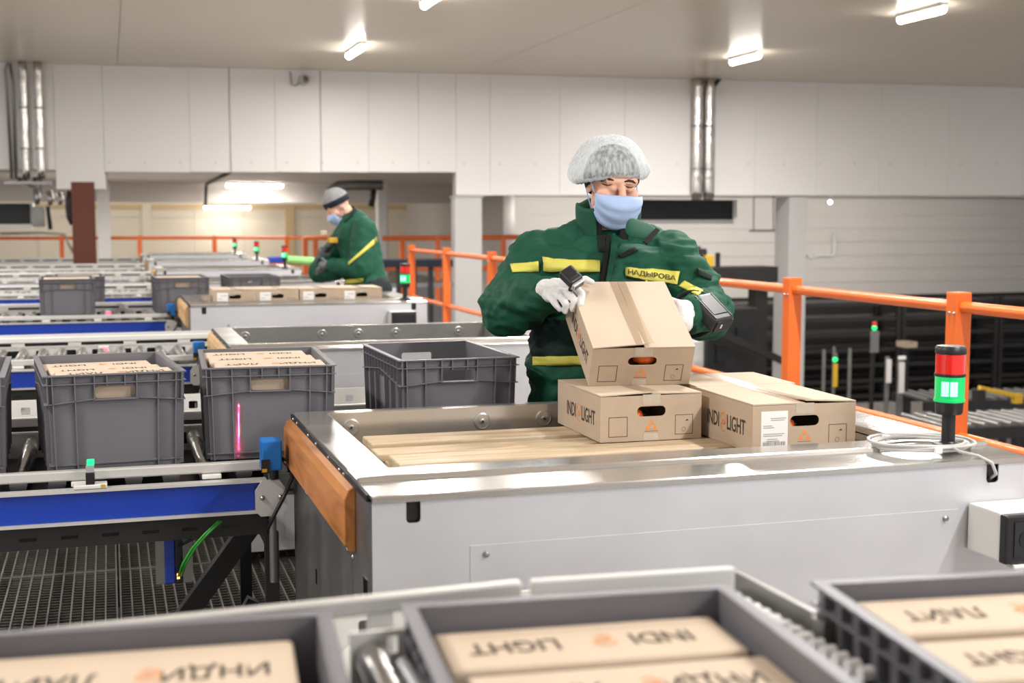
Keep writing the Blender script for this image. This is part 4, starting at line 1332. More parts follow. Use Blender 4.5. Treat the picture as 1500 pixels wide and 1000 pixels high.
t = tag(MB().box(SX + 0.30, 2.66, ST + 0.0018, SX + 0.36, 2.70, ST + 0.0022).build('leaf_scrap', 'yellow'), 'small yellow-green scrap on the front lip of the nearest station', 'scrap') if False else None

# ------------------------------------------------------------ foreground rails between the blurred crates
t = thing('side_guide', 'out-of-focus pale guide rail behind the bottom left crates, crossing the lower left', 'guide rail', (0, 1.52, 0))
a, b = atY(-40, 946, 1.56), atY(762, 862, 1.56)
o = Vector(t.location)
MB().bar(a - o, b - o, 0.02, 0.022).build('rail', 'alu', t, bevel=0.003)
for k in (0.1, 0.72):
    p = a.lerp(b, k) - o
    MB().box(p.x - 0.015, p.y - 0.008, 0.8, p.x + 0.015, p.y + 0.008, p.z - 0.011).build('support', 'whitem', t)
t = thing('side_guide', 'out-of-focus pale flat guide behind the bottom middle crate', 'guide rail', (0, 1.5, 0))
o = Vector(t.location)
a, b = atY(776, 866, 1.50), atY(1074, 846, 1.50)
MB().bar(a - o, b - o, 0.012, 0.03).build('guide_plate', 'whitem', t, bevel=0.003)
for k in (0.15, 0.85):
    p = a.lerp(b, k) - o
    MB().box(p.x - 0.012, p.y + 0.007, 0.8, p.x + 0.012, p.y + 0.017, p.z).build('support', 'whitem', t)
# roller and slotted plate between the two left blurred crates
t = thing('divider_roller', 'short shiny roller standing between the bottom left and middle crates', 'roller', (0.27, 1.25, 0.796))
MB().cyl((-0.012, -0.2, 0.232), (0.0, 0.16, 0.232), 0.02, n=16).build('roller_tube', 'chrome', t, smooth='auto')
MB().cyl((0.02, -0.2, 0.236), (0.026, 0.12, 0.236), 0.009, n=12).build('roller_tube', 'devlt', t, smooth='auto')
sp = MB().hole_plate(-0.024, 0.045, 0.17, 0.262, 0.024, 0.245, 0.006, 0.01, 0.002, 0.165, 0.17, n=2)
sp.build('slotted_plate', 'whitem', t)
MB().box(-0.02, 0.17, 0.0, 0.0, 0.19, 0.2).build('support', 'black', t)
MB().box(-0.02, -0.21, 0.0, 0.02, -0.19, 0.2).build('support', 'black', t)
# wheel track right of the middle crate
t = thing('wheel_track', 'dark guide with a row of white wheels between the two bottom right crates', 'wheel track', (0.77, 1.40, 0.796))
o = Vector(t.location)
a, b = Vector((0.77, 1.58, 1.035)), Vector((0.79, 1.22, 1.03))
MB().bar(a - o + Vector((0.034, 0, -0.006)), b - o + Vector((0.034, 0, -0.006)), 0.006, 0.028).build('guide_bar', 'sideplate', t)
MB().bar(a - o + Vector((0, 0, -0.03)), b - o + Vector((0, 0, -0.03)), 0.03, 0.02).build('track_rail', 'black', t)
wm = MB().cyl((-0.008, 0, 0), (0.008, 0, 0), 0.009, n=12).mesh('wheel', 'paper', 'auto')
for i in range(15):
    p = a.lerp(b, (i + 0.5) / 15) - o
    link('wheel', wm, t).location = (p.x, p.y, p.z - 0.013)
MB().box(-0.0, 0.05, 0, 0.02, 0.07, 0.2).build('support', 'black', t)
MB().box(0.03, -0.06, 0.2, 0.045, -0.03, 0.245).build('bracket', 'sideplate', t)
# coloured tubes among the distant stations
tag(MB().bar(atY(392, 381, 20.0), atY(416, 380, 20.0), 0.12, 0.1).build('blue_case', 'blue', bevel=0.02), 'blue case on a far conveyor left of the second worker', 'case')
gt_ = thing('green_tube', 'pale green tube on a stand behind the far stations, left of the second worker', 'tube', (0, 0, 0))
for px in (424, 460):
    q = atY(px, 382, 19.6)
    MB().box(q.x - 0.03, 19.57, 0, q.x + 0.03, 19.63, q.z - 0.05).build('stand_leg', 'black', gt_)
MB().cyl(atY(420, 380, 19.6), atY(466, 383, 19.6), 0.06, n=12).build('tube_run', mat('pale green tube', '8fcf7a', 0.5), gt_)

# ------------------------------------------------------------ people
DG = bpy.context.evaluated_depsgraph_get
def fuse(mb, voxel, it, name, m, wr=None):
    """one continuous skin over overlapping solids, optional cloth folds"""
    me = mb.mesh('tmp', m)
    o = link('tmp', me)
    r = o.modifiers.new('r', 'REMESH')
    r.mode = 'VOXEL'
    r.voxel_size = voxel
    s = o.modifiers.new('s', 'SMOOTH')
    s.factor = 0.5
    s.iterations = it
    bpy.context.view_layer.update()
    out = bpy.data.meshes.new_from_object(o.evaluated_get(DG()))
    bpy.data.objects.remove(o, do_unlink=True)
    bpy.data.meshes.remove(me)
    out.name = name
    out.materials.clear()
    out.materials.append(M[m])
    if wr:
        nv = [v.normal.copy() for v in out.vertices]
        for v, n in zip(out.vertices, nv):
            v.co += n * wr(v.co)
    out.shade_smooth()
    return out
def bvh_of(me):
    return BVHTree.FromPolygons([v.co.copy() for v in me.vertices], [tuple(p.vertices) for p in me.polygons])
def hit(bvh, px, py, eye=EYE):
    r = (at(px, py, 1.0) - EYE).normalized()
    loc, n, i, d = bvh.ray_cast(EYE, r)
    return loc, n, r
def patch(bvh, quad, name, m, parent, o, nu=10, nv=3, off=0.004, th=0.003):
    """cloth patch laid on a surface: quad corners are sight lines, each grid point is dropped on the surface"""
    vs, ok = [], []
    q = [Vector(c) for c in quad]
    for j in range(nv + 1):
        for i in range(nu + 1):
            u, v = i / nu, j / nv
            p = q[0] * (1 - u) * (1 - v) + q[1] * u * (1 - v) + q[2] * u * v + q[3] * (1 - u) * v
            loc, n, r = hit(bvh, p.x, p.y)
            if loc is None:
                loc, n = (vs[-1] + o if vs else at(p.x, p.y, 4.2)), -r
            if n.dot(r) > 0: n = -n
            vs.append(loc + n * off * 0.5 - r * off * 0.5 - o)
    fs = [(j * (nu + 1) + i, j * (nu + 1) + i + 1, (j + 1) * (nu + 1) + i + 1, (j + 1) * (nu + 1) + i) for j in range(nv) for i in range(nu)]
    ob = MB().add(vs, fs).build(name, m, parent, smooth=True)
    sd = ob.modifiers.new('t', 'SOLIDIFY')
    sd.thickness = th
    sd.offset = 0
    return ob
def folds(a, f, seed=0.0, aniso=(1, 1, 1)):
    def fn(p):
        q = Vector((p.x * aniso[0] * f, p.y * aniso[1] * f, p.z * aniso[2] * f)) + Vector((seed, seed, seed))
        n = noise.noise(q)
        n2 = noise.noise(q * 2.3)
        return a * ((1 - abs(n) * 2) * 0.6 + n2 * 0.5)
    return fn
def frame(fwd, up=Vector((0, 0, 1)), roll=0.0):
    y = -fwd.normalized()              # local -y looks forward
    x = y.cross(up).normalized()
    z = x.cross(y)
    m = Matrix((x, y, z)).transposed()
    return m @ Matrix.Rotation(roll, 3, 'Y')

# ---- nearer worker, seen from the front
LX, LY = RT, FH                          # across and away from the viewer
W1 = Vector((1.60, 4.13, 0))
def wl(x, y, z): return W1 + LX * x + LY * y + Vector((0, 0, z))
t1 = thing('person', 'nearer worker in green jacket, blue face mask and white hairnet, bending over the tilted carton', 'person', W1)
hc = at(897, 268, 4.40)
hfwd = (-LY * math.cos(0.32) + LX * math.sin(0.32)) * math.cos(0.36) - Vector((0, 0, 1)) * math.sin(0.36)
HM = frame(hfwd, roll=math.radians(3))
def hp(x, y, z): return hc + HM @ Vector((x, y, z))
def head_prims(b, hp, HM, neck_to, s=1.0):
    b.sphere(hp(0, 0.012 * s, 0.022 * s), (0.077 * s, 0.094 * s, 0.1 * s), HM, 24, 16)
    b.sphere(hp(0, -0.022 * s, -0.055 * s), (0.06 * s, 0.066 * s, 0.07 * s), HM, 20, 14)
    b.sphere(hp(0, -0.062 * s, -0.1 * s), 0.026 * s, HM)
    b.capsule(hp(0, -0.084 * s, 0.018 * s), hp(0, -0.108 * s, -0.028 * s), 0.0105 * s, 0.016 * s)
    b.capsule(hp(-0.042 * s, -0.072 * s, 0.031 * s), hp(0.042 * s, -0.072 * s, 0.031 * s), 0.016 * s, 0.016 * s)
    for sx in (-1, 1):
        b.sphere(hp(sx * 0.043 * s, -0.058 * s, -0.024 * s), 0.032 * s, HM)
        b.sphere(hp(sx * 0.032 * s, -0.0755 * s, 0.007 * s), 0.0155 * s, HM)
        b.sphere(hp(sx * 0.076 * s, 0.012 * s, -0.014 * s), (0.007 * s, 0.02 * s, 0.032 * s), HM)
    b.capsule(hp(0, 0.02 * s, -0.05 * s), neck_to, 0.055 * s, 0.06 * s)
b = MB()
head_prims(b, hp, HM, wl(0.0, 0.06, 1.42))
b.sphere(wl(0, 0.02, 1.25), (0.16, 0.1, 0.2))
b.capsule(wl(0, 0.02, 1.15), wl(0, 0.03, 0.95), 0.13, 0.13)
SH = {-1: wl(-0.225, 0.03, 1.375), 1: wl(0.225, 0.0, 1.375)}
EL = {-1: at(745, 450, 4.36), 1: at(1030, 455, 4.36)}
WR = {-1: at(806, 427, 4.10), 1: at(1008, 462, 4.10)}
for s in (-1, 1):
    b.capsule(wl(s * 0.12, 0.02, 1.38), SH[s], 0.05, 0.05)
    b.capsule(SH[s], EL[s], 0.05, 0.042)
    b.capsule(EL[s], WR[s], 0.042, 0.028)
    b.capsule(wl(s * 0.09, 0.03, 0.92), wl(s * 0.1, 0.03, 0.5), 0.085, 0.06)
    b.capsule(wl(s * 0.1, 0.03, 0.5), wl(s * 0.11, 0.05, 0.1), 0.058, 0.04)
    b.capsule(wl(s * 0.11, 0.06, 0.05), wl(s * 0.12, -0.1, 0.04), 0.04, 0.035)
body = fuse(b, 0.0046, 3, 'body', 'skin')
bodyb = bvh_of(body)
for v in body.vertices: v.co -= W1
link('body', body, t1)
# trousers and boots
b = MB()
b.sphere(wl(0, 0.03, 0.9), (0.19, 0.14, 0.14))
for s in (-1, 1):
    b.capsule(wl(s * 0.09, 0.03, 0.86), wl(s * 0.1, 0.03, 0.5), 0.105, 0.08)
    b.capsule(wl(s * 0.1, 0.03, 0.5), wl(s * 0.11, 0.05, 0.12), 0.08, 0.068)
tr = fuse(b, 0.012, 4, 'trousers', 'trousers', folds(0.006, 12))
for v in tr.vertices: v.co -= W1
link('trousers', tr, t1)
for s in (-1, 1):
    b = MB().capsule(wl(s * 0.11, 0.06, 0.06), wl(s * 0.12, -0.13, 0.045), 0.055, 0.044).capsule(wl(s * 0.11, 0.06, 0.07), wl(s * 0.11, 0.05, 0.2), 0.052, 0.058)
    bo = fuse(b, 0.008, 3, 'boot', 'rubber')
    for v in bo.vertices: v.co -= W1
    link('boot', bo, t1)
# jacket: one continuous padded shell
b = MB()
b.sphere(wl(0, 0.03, 1.27), (0.235, 0.165, 0.2), None, 24, 16)
b.sphere(wl(-0.012, 0.01, 1.05), (0.245, 0.185, 0.25), None, 24, 16)
b.sphere(wl(0, 0.01, 0.86), (0.235, 0.175, 0.15), None, 24, 16)
b.sphere(wl(-0.012, 0.01, 0.95), (0.245, 0.18, 0.2), None, 24, 16)
for s in (-1, 1):
    b.capsule(wl(s * 0.06, 0.055, 1.445), wl(s * 0.2, 0.03, 1.385), 0.066, 0.078)
    b.capsule(wl(s * 0.1, -0.03, 1.33), wl(s * 0.18, 0.0, 1.33), 0.1, 0.1)
    b.capsule(SH[s], EL[s], 0.092, 0.088)
    b.capsule(EL[s], EL[s].lerp(WR[s], 0.55), 0.086, 0.07)
    b.capsule(EL[s].lerp(WR[s], 0.55), EL[s].lerp(WR[s], 0.86), 0.068, 0.05)
jf1, jf2 = folds(0.021, 7.5, 3.3, (0.6, 0.8, 1.8)), folds(0.011, 19.0, 9.1, (0.6, 1, 1.6))
jk = fuse(b, 0.0075, 6, 'jacket', 'jacket', lambda p: jf1(p) + jf2(p))
jkb = bvh_of(jk)
jk.materials.append(M['jacketdk'])
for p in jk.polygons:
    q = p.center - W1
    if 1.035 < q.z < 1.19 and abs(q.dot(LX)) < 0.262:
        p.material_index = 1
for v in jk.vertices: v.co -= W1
link('jacket', jk, t1)
# darker lower front panels show as patches of the same garment
def jp(quad, name, m, nu=10, nv=3, off=0.004, th=0.003):
    return patch(jkb, quad, name, m, t1, W1, nu, nv, off, th)
jp([(795, 378), (878, 383), (878, 398), (797, 397)], 'reflective_stripe', 'stripe', 10, 3, 0.01)
jp([(917, 392), (996, 397), (992, 417), (917, 405)], 'reflective_stripe', 'stripe', 12, 3, 0.008)
jp([(748, 387), (789, 383), (790, 398), (750, 399)], 'reflective_stripe', 'stripe')
jp([(1003, 411), (1030, 426), (1022, 433), (994, 419)], 'reflective_stripe', 'stripe')
jp([(781, 522), (905, 520), (905, 534), (781, 535)], 'reflective_stripe', 'stripe', 16)
jp([(889, 345), (895, 345), (884, 422), (876, 422)], 'zip_fastener', 'velcro', 3, 16, 0.005)
jp([(896, 352), (906, 356), (890, 424), (885, 424)], 'zip_flap', 'jacket', 3, 14, 0.009, 0.006)
jp([(876, 345), (886, 346), (887, 368), (877, 369)], 'velcro_strip', 'velcro', 4, 4, 0.006)
jp([(905, 373), (930, 363), (935, 368), (910, 379)], 'velcro_strip', 'velcro', 6, 3, 0.008)
jp([(945, 407), (948, 407), (948, 420), (944, 420)], 'zip_pull', 'stripe', 2, 4, 0.006)
jp([(918, 405), (972, 413), (972, 416), (918, 408)], 'pocket_edge', 'jacketdk', 8, 2, 0.005)
jp([(1020, 393), (1041, 404), (1041, 412), (1022, 404)], 'sleeve_tab', 'jacketdk', 6, 3, 0.01, 0.006)
# lettering on the chest stripe, dropped on the cloth
tm = text_mesh('НАДЫРОВА', 1.0, 'ink', 0.8).copy()
bx0, bx1 = min(v.co.x for v in tm.vertices), max(v.co.x for v in tm.vertices)
by0, by1 = min(v.co.y for v in tm.vertices), max(v.co.y for v in tm.vertices)
for v in tm.vertices:
    u, w = (v.co.x - bx0) / (bx1 - bx0), (v.co.y - by0) / (by1 - by0)
    px = 920 + 70 * u
    py = (403.0 - 9.0 * w) + 9.5 * u ** 1.2
    loc, n, r = hit(jkb, px, py)
    if loc is None: loc = at(px, py, 4.2)
    v.co = loc - r * 0.0155 - W1
link('lettering', tm, t1)
# stand-up collar, open in front, with a folded flap
def collar_mesh(c, M3, rx, ry, z0, z1, a0, a1, flare, m, name, parent, o, n=36, th=0.014, wav=0.006):
    vs, fs = [], []
    for i in range(n + 1):
        a = a0 + (a1 - a0) * i / n
        for j in range(5):
            v = j / 4
            k = 1 + flare * v
            wz = wav * math.sin(a * 5 + j)
            vs.append(c + M3 @ Vector((rx * k * math.sin(a), ry * k * math.cos(a), z0 + (z1 - z0) * v - 0.035 * v * (1 - math.cos(a)) / 2 + wz * v)) - o)
    for i in range(n):
        for j in range(4):
            fs.append((i * 5 + j, (i + 1) * 5 + j, (i + 1) * 5 + j + 1, i * 5 + j + 1))
    ob = MB().add(vs, fs).build(name, m, parent, smooth=True)
    sd = ob.modifiers.new('t', 'SOLIDIFY')
    sd.thickness = th
    sb = ob.modifiers.new('s', 'SUBSURF')
    sb.levels = sb.render_levels = 1
    return ob
CB = Matrix((LX, LY, Vector((0, 0, 1)))).transposed()
cc = wl(0.012, 0.045, 1.455)
collar_mesh(cc, CB, 0.107, 0.104, -0.03, 0.135, -2.7, 2.5, 0.06, 'jacket', 'collar', t1, W1)
collar_mesh(cc, CB, 0.097, 0.094, -0.03, 0.11, -2.85, 2.8, 0.05, 'velcro', 'collar_lining', t1, W1, th=0.006)
# folded-over flap of the collar on the viewer's right
q = [at(918, 312, 4.20), at(938, 318, 4.20), at(973, 334, 4.19), at(962, 356, 4.15), at(938, 346, 4.13), at(912, 346, 4.13)]
vs = [p - W1 for p in q]
fl_ = MB().add(vs, [(0, 1, 4, 5), (1, 2, 3, 4)]).build('collar_flap', 'jacket', t1, smooth=True)
sd = fl_.modifiers.new('t', 'SOLIDIFY')
sd.thickness = 0.014
sb = fl_.modifiers.new('s', 'SUBSURF')
sb.subdivision_type = 'CATMULL_CLARK'
sb.levels = sb.render_levels = 2
q = [at(961, 333, 4.165), at(967, 337, 4.165), at(949, 357, 4.115), at(942, 353, 4.115)]
b = MB().add([p - W1 for p in q], [(0, 1, 2, 3)]).build('velcro_strip', 'velcro', fl_)
sd = b.modifiers.new('t', 'SOLIDIFY')
sd.thickness = 0.006
# beanie under the hairnet
b = MB().sphere((0, 0.016, 0.018), (0.092, 0.108, 0.108), None, 28, 20)
b.v, b.f = b.v, b.f
me = b.mesh('tmp', 'navy', True)
bm = bmesh.new()
bm.from_mesh(me)
bmesh.ops.bisect_plane(bm, geom=bm.verts[:] + bm.edges[:] + bm.faces[:], plane_co=(0, -0.09, 0.066), plane_no=(0, 0.85, 1.0), clear_inner=True)
for v in bm.verts: v.co = hp(*v.co) - W1
bm.to_mesh(me)
bm.free()
be = link('beanie', me, t1)
sd = be.modifiers.new('t', 'SOLIDIFY')
sd.thickness = 0.006
# hairnet: thin gathered cap
hn = bpy.data.materials.new('hairnet gauze')
hn.use_nodes = True
nt = hn.node_tree
nt.nodes.remove(nt.nodes['Principled BSDF'])
df = nt.nodes.new('ShaderNodeBsdfDiffuse')
df.inputs['Color'].default_value = lin('e6eaec')
tl = nt.nodes.new('ShaderNodeBsdfTranslucent')
tl.inputs['Color'].default_value = lin('e6eef2')
tp = nt.nodes.new('ShaderNodeBsdfTransparent')
m1 = nt.nodes.new('ShaderNodeMixShader')
m1.inputs[0].default_value = 0.35
m2 = nt.nodes.new('ShaderNodeMixShader')
tc = nt.nodes.new('ShaderNodeTexCoord')
mp = nt.nodes.new('ShaderNodeMapping')
mp.inputs['Scale'].default_value = (110, 110, 17)
nz = nt.nodes.new('ShaderNodeTexNoise')
nz.inputs['Scale'].default_value = 1.0
nz.inputs['Detail'].default_value = 5
rp = nt.nodes.new('ShaderNodeMapRange')
rp.inputs['From Min'].default_value = 0.36
rp.inputs['From Max'].default_value = 0.64
rp.inputs['To Min'].default_value = 0.4
rp.inputs['To Max'].default_value = 0.85
nt.links.new(tc.outputs['Object'], mp.inputs['Vector'])
nt.links.new(mp.outputs['Vector'], nz.inputs['Vector'])
nt.links.new(nz.outputs['Fac'], rp.inputs['Value'])
nt.links.new(df.outputs[0], m1.inputs[1])
nt.links.new(tl.outputs[0], m1.inputs[2])
nt.links.new(rp.outputs['Result'], m2.inputs[0])
nt.links.new(tp.outputs[0], m2.inputs[1])
nt.links.new(m1.outputs[0], m2.inputs[2])
nt.links.new(m2.outputs[0], nt.nodes['Material Output'].inputs['Surface'])
bpn = nt.nodes.new('ShaderNodeBump')
bpn.inputs['Strength'].default_value = 0.6
bpn.inputs['Distance'].default_value = 0.01
nt.links.new(nz.outputs['Fac'], bpn.inputs['Height'])
nt.links.new(bpn.outputs['Normal'], df.inputs['Normal'])
M['net'] = hn
prof = [(0.0, 0.112), (0.028, 0.11), (0.055, 0.102), (0.079, 0.086), (0.1, 0.063), (0.117, 0.035), (0.128, 0.006), (0.131, -0.015), (0.122, -0.033), (0.108, -0.04), (0.096, -0.034)]
vs, fs, NA = [], [], 96
for j, (r, z) in enumerate(prof):
    for k in range(NA):
        a = 2 * PI * k / NA
        tt = j / (len(prof) - 1)
        pl = 1 + (0.010 * math.sin(a * 23 + 2 * math.sin(a * 3)) * tt + 0.03 * noise.noise(Vector((math.cos(a) * 5, math.sin(a) * 5, j * 0.35)))) * min(1, tt * 1.6)
        x, y = r * pl * math.cos(a) * 1.03, r * pl * math.sin(a) * 1.08
        front = max(0, -math.sin(a))
        side = -math.cos(a)                                # >0 on the viewer's left
        zz = z + (-0.015 * max(0, side) * tt ** 2 + 0.000 * front * tt) + 0.004 * noise.noise(Vector((x * 30, y * 30, z * 30)))
        x -= 0.012 * max(0, side) * tt
        vs.append(hc + Matrix.Rotation(-YAW, 3, 'Z') @ Vector((x - 0.008, y + 0.022, zz + 0.052)) - W1)
for j in range(len(prof) - 1):
    for k in range(NA):
        fs.append((j * NA + k, j * NA + (k + 1) % NA, (j + 1) * NA + (k + 1) % NA, (j + 1) * NA + k))
hnet = MB().add(vs, fs).build('hairnet', 'net', t1, smooth=True)
rim = [Vector(vs[(len(prof) - 1) * NA + k % NA]) + Vector((0, 0, 0.002 * math.sin(k * 1.9))) for k in range(NA + 1)]
M['elastic'] = mat('pale elastic hem', 'cfe0ec', 0.8)
MB().tube(rim, 0.006, 6).build('elastic_hem', 'elastic', hnet, smooth=True)
# brows, eyelid lines
def face_line(pts, r, name, m, off=0.001):
    P_ = []
    for px, py in pts:
        loc, n, rr = hit(bodyb, px, py)
        if loc is None: loc = at(px, py, 4.32)
        P_.append(loc - rr * off - W1)
    return MB().tube(P_, r, 6).build(name, m, t1, smooth=True)
face_line([(880, 265.5), (886, 262.5), (893, 262.5), (899, 264)], [0.002, 0.0042, 0.0044, 0.0024], 'eyebrow', 'brow')
face_line([(915, 266), (921, 264.5), (927, 265.5), (931, 268.5)], [0.0024, 0.0042, 0.004, 0.002], 'eyebrow', 'brow')
face_line([(881.5, 268.5), (885, 270.3), (889, 271.3), (893, 271), (896.5, 269.8)], [0.0012, 0.0024, 0.0027, 0.0024, 0.001], 'eyelash_line', 'lip')
face_line([(914.5, 271), (918, 273), (921.5, 274.3), (925, 274.4), (928, 273)], [0.001, 0.0024, 0.0027, 0.0024, 0.0012], 'eyelash_line', 'lip')
face_line([(882, 266.8), (888, 267.0), (895, 267.6)], [0.0004, 0.0008, 0.0004], 'eyelid_crease', 'lip')
face_line([(916, 269.4), (921, 270.4), (927, 271.2)], [0.0004, 0.0008, 0.0004], 'eyelid_crease', 'lip')
# cloth face mask with folds and ear loops
def make_mask(hp, parent, o, s=1.0):
    NU, NV = 28, 14
    vs, fs = [], []
    for j in range(NV + 1):
        v = j / NV
        for i in range(NU + 1):
            u = -1 + 2 * i / NU
            phi = u * math.radians(76)
            pr_ = [(-0.0, 0.116), (0.12, 0.131), (0.28, 0.141), (0.45, 0.137), (0.7, 0.126), (0.88, 0.112), (1.0, 0.088)]
            for a, c in zip(pr_[:-1], pr_[1:]):
                if a[0] <= v <= c[0] + 1e-6:
                    d = a[1] + (c[1] - a[1]) * (v - a[0]) / (c[0] - a[0])
            ztop = -0.004 - 0.014 * abs(u) ** 1.6
            zbot = -0.137 + 0.045 * abs(u) ** 2
            z = ztop + (zbot - ztop) * v
            fold = 0.011 * math.sin(v * 19 + 2.5 * u * u) * (0.25 + 0.75 * abs(u)) * (0.15 + v ** 1.5)
            side = 0.086 * math.sin(phi) / math.sin(math.radians(76)) * (1 - 0.12 * v ** 2)
            y = -(0.034 + (d - 0.034) * math.cos(phi) ** 0.62) + fold
            vs.append(hp(side * s, y * s, z * s) - o)
    for j in range(NV):
        for i in range(NU):
            a = j * (NU + 1) + i
            fs.append((a, a + 1, a + NU + 2, a + NU + 1))
    ob = MB().add(vs, fs).build('face_mask', 'mask', parent, smooth=True)
    sd = ob.modifiers.new('t', 'SOLIDIFY')
    sd.thickness = 0.003
    for sx in (-1, 1):
        P_ = [hp(sx * 0.079 * s, -0.042 * s, -0.022 * s) - o, hp(sx * 0.083 * s, -0.02 * s, 0.0) - o, hp(sx * 0.083 * s, 0.015 * s, 0.008 * s) - o, hp(sx * 0.083 * s, 0.03 * s, -0.012 * s) - o, hp(sx * 0.08 * s, 0.015 * s, -0.04 * s) - o, hp(sx * 0.075 * s, -0.04 * s, -0.082 * s) - o]
        MB().tube(P_, 0.0022 * s, 6).build('ear_loop', 'mask', ob, smooth=True)
    return ob
make_mask(hp, t1, W1)
# gloves with five fingers each
def glove(chains, palm, parent, o, name='glove', m='glove', vox=0.0026):
    b = MB()
    for p0, p1, r0, r1 in palm: b.capsule(p0, p1, r0, r1)
    for ch in chains:
        for (a, ra), (c, rc) in zip(ch[:-1], ch[1:]): b.capsule(a, c, ra, rc, n=10)
    me = fuse(b, vox, 3, name, m, folds(0.0012, 60))
    for v in me.vertices: v.co -= o
    return link(name, me, parent)
A = at
hz = 4.03
rg = [
    [(A(812, 424, 4.07), 0.02), (A(842, 420, 4.02), 0.0125), (A(852, 430, 3.985), 0.0115), (A(851, 446, 3.965), 0.0095)],      # index
    [(A(810, 428, 4.07), 0.02), (A(833, 430, 4.01), 0.0125), (A(842, 440, 3.98), 0.0115), (A(839, 453, 3.985), 0.009)],         # middle
    [(A(806, 430, 4.07), 0.02), (A(821, 434, 4.01), 0.012), (A(829, 445, 3.985), 0.011), (A(828, 456, 3.995), 0.0088)],       # ring
    [(A(802, 432, 4.07), 0.018), (A(808, 437, 4.02), 0.011), (A(814, 446, 4.0), 0.0098), (A(820, 453, 4.0), 0.008)],         # little
    [(A(812, 418, 4.08), 0.018), (A(842, 411, 4.06), 0.012), (A(858, 409, 4.05), 0.011), (A(867, 413, 4.045), 0.0085)],        # thumb
]
glove(rg, [(A(800, 424, 4.09), A(818, 424, 4.06), 0.034, 0.032), (A(812, 418, 4.07), A(836, 418, 4.035), 0.024, 0.022), (A(806, 432, 4.06), A(822, 432, 4.03), 0.024, 0.021)], t1, W1)
lg = [
    [(A(1000, 455, 4.07), 0.02), (A(990, 470, 4.06), 0.0125), (A(970, 478, 4.06), 0.0115), (A(952, 482, 4.05), 0.0095)],
    [(A(1000, 465, 4.07), 0.02), (A(992, 482, 4.05), 0.0125), (A(974, 490, 4.04), 0.0115), (A(956, 494, 4.03), 0.0095)],
    [(A(1002, 472, 4.07), 0.02), (A(995, 492, 4.04), 0.012), (A(978, 500, 4.02), 0.011), (A(962, 504, 4.01), 0.009)],
    [(A(1004, 476, 4.07), 0.018), (A(998, 497, 4.04), 0.011), (A(984, 506, 4.01), 0.01), (A(972, 510, 4.0), 0.008)],
    [(A(1000, 452, 4.08), 0.018), (A(992, 444, 4.09), 0.013), (A(982, 440, 4.10), 0.012), (A(974, 440, 4.10), 0.009)],
]
glove(lg, [(WR[1].lerp(EL[1], 0.12), A(1003, 462, 4.09), 0.034, 0.032), (A(1003, 452, 4.08), A(1001, 474, 4.05), 0.028, 0.03), (A(996, 450, 4.06), A(996, 470, 4.04), 0.024, 0.024)], t1, W1)
# sleeve cuffs
for s, (p0, p1) in {-1: (EL[-1].lerp(WR[-1], 0.78), EL[-1].lerp(WR[-1], 0.95)), 1: (EL[1].lerp(WR[1], 0.72), EL[1].lerp(WR[1], 0.93))}.items():
    MB().tube([p0 - W1, p0.lerp(p1, 0.5) - W1, p1 - W1], [0.06, 0.058, 0.052], 20).build('sleeve_cuff', 'jacket', t1, smooth='auto', bevel=0.008)
# ring scanner on the finger
def dev_frame(ax, nrm):
    y = ax.normalized()
    z = (nrm - y * nrm.dot(y)).normalized()
    x = y.cross(z)
    return Matrix((x, y, z)).transposed()
rc = at(836, 405, 3.965)
FM = dev_frame(at(850, 421, 3.955) - at(822, 393, 3.985), (-FW * 0.75 + Vector((0, 0, 1)) * 0.65))
t = thing('ring_scanner', 'black ring scanner on the white glove at the left of the tilted carton', 'scanner', rc)
MB().obox((0, 0, 0), (0.05, 0.058, 0.03), FM).build('housing', 'device', t, bevel=0.007, seg=3)
MB().obox(FM @ Vector((0, 0.034, -0.002)), (0.047, 0.012, 0.026), FM).build('front_cap', 'devlt', t, bevel=0.004)
MB().obox(FM @ Vector((0, 0.0405, -0.002)), (0.034, 0.003, 0.014), FM).build('scan_window', 'gloss', t, bevel=0.001)
MB().obox(FM @ Vector((0, -0.004, 0.0155)), (0.034, 0.036, 0.003), FM).build('top_plate', 'rubber', t, bevel=0.001)
MB().tube([FM @ Vector((0.012 * math.cos(a) * 1.5, 0.02, -0.028 + 0.018 * math.sin(a))) for a in [2 * PI * k / 12 for k in range(13)]], 0.004, 6).build('finger_strap', 'rubber', t, smooth=True)
# wrist computer on the forearm
wc = at(1041, 457, 4.11)
FM = dev_frame(at(1058, 474, 4.08) - at(1022, 436, 4.15), (-FW * 0.75 + RT * 0.45 + Vector((0, 0, 1)) * 0.6))
t = thing('wrist_computer', 'charcoal wrist computer strapped on the sleeve right of the tilted carton', 'computer', wc)
MB().obox((0, 0, 0), (0.082, 0.125, 0.05), FM).build('housing', 'device', t, bevel=0.009, seg=3)
MB().obox(FM @ Vector((0, -0.006, 0.0255)), (0.058, 0.085, 0.003), FM).build('screen', 'rubber', t, bevel=0.001)
MB().obox(FM @ Vector((0, 0.064, -0.002)), (0.07, 0.006, 0.042), FM).build('end_cap', 'rubber', t, bevel=0.002)
MB().obox(FM @ Vector((0.012, 0.0675, 0.0)), (0.006, 0.002, 0.014), FM).build('pale_mark', 'paper', t)
for s in (-1, 1):
    MB().obox(FM @ Vector((s * 0.034, 0.0, 0.0255)), (0.004, 0.11, 0.003), FM).build('edge_trim', 'device', t)
ax = (WR[1] - EL[1]).normalized()
c0 = EL[1].lerp(WR[1], 0.55)
fr_ = dev_frame(ax, Vector((0, 0, 1)))
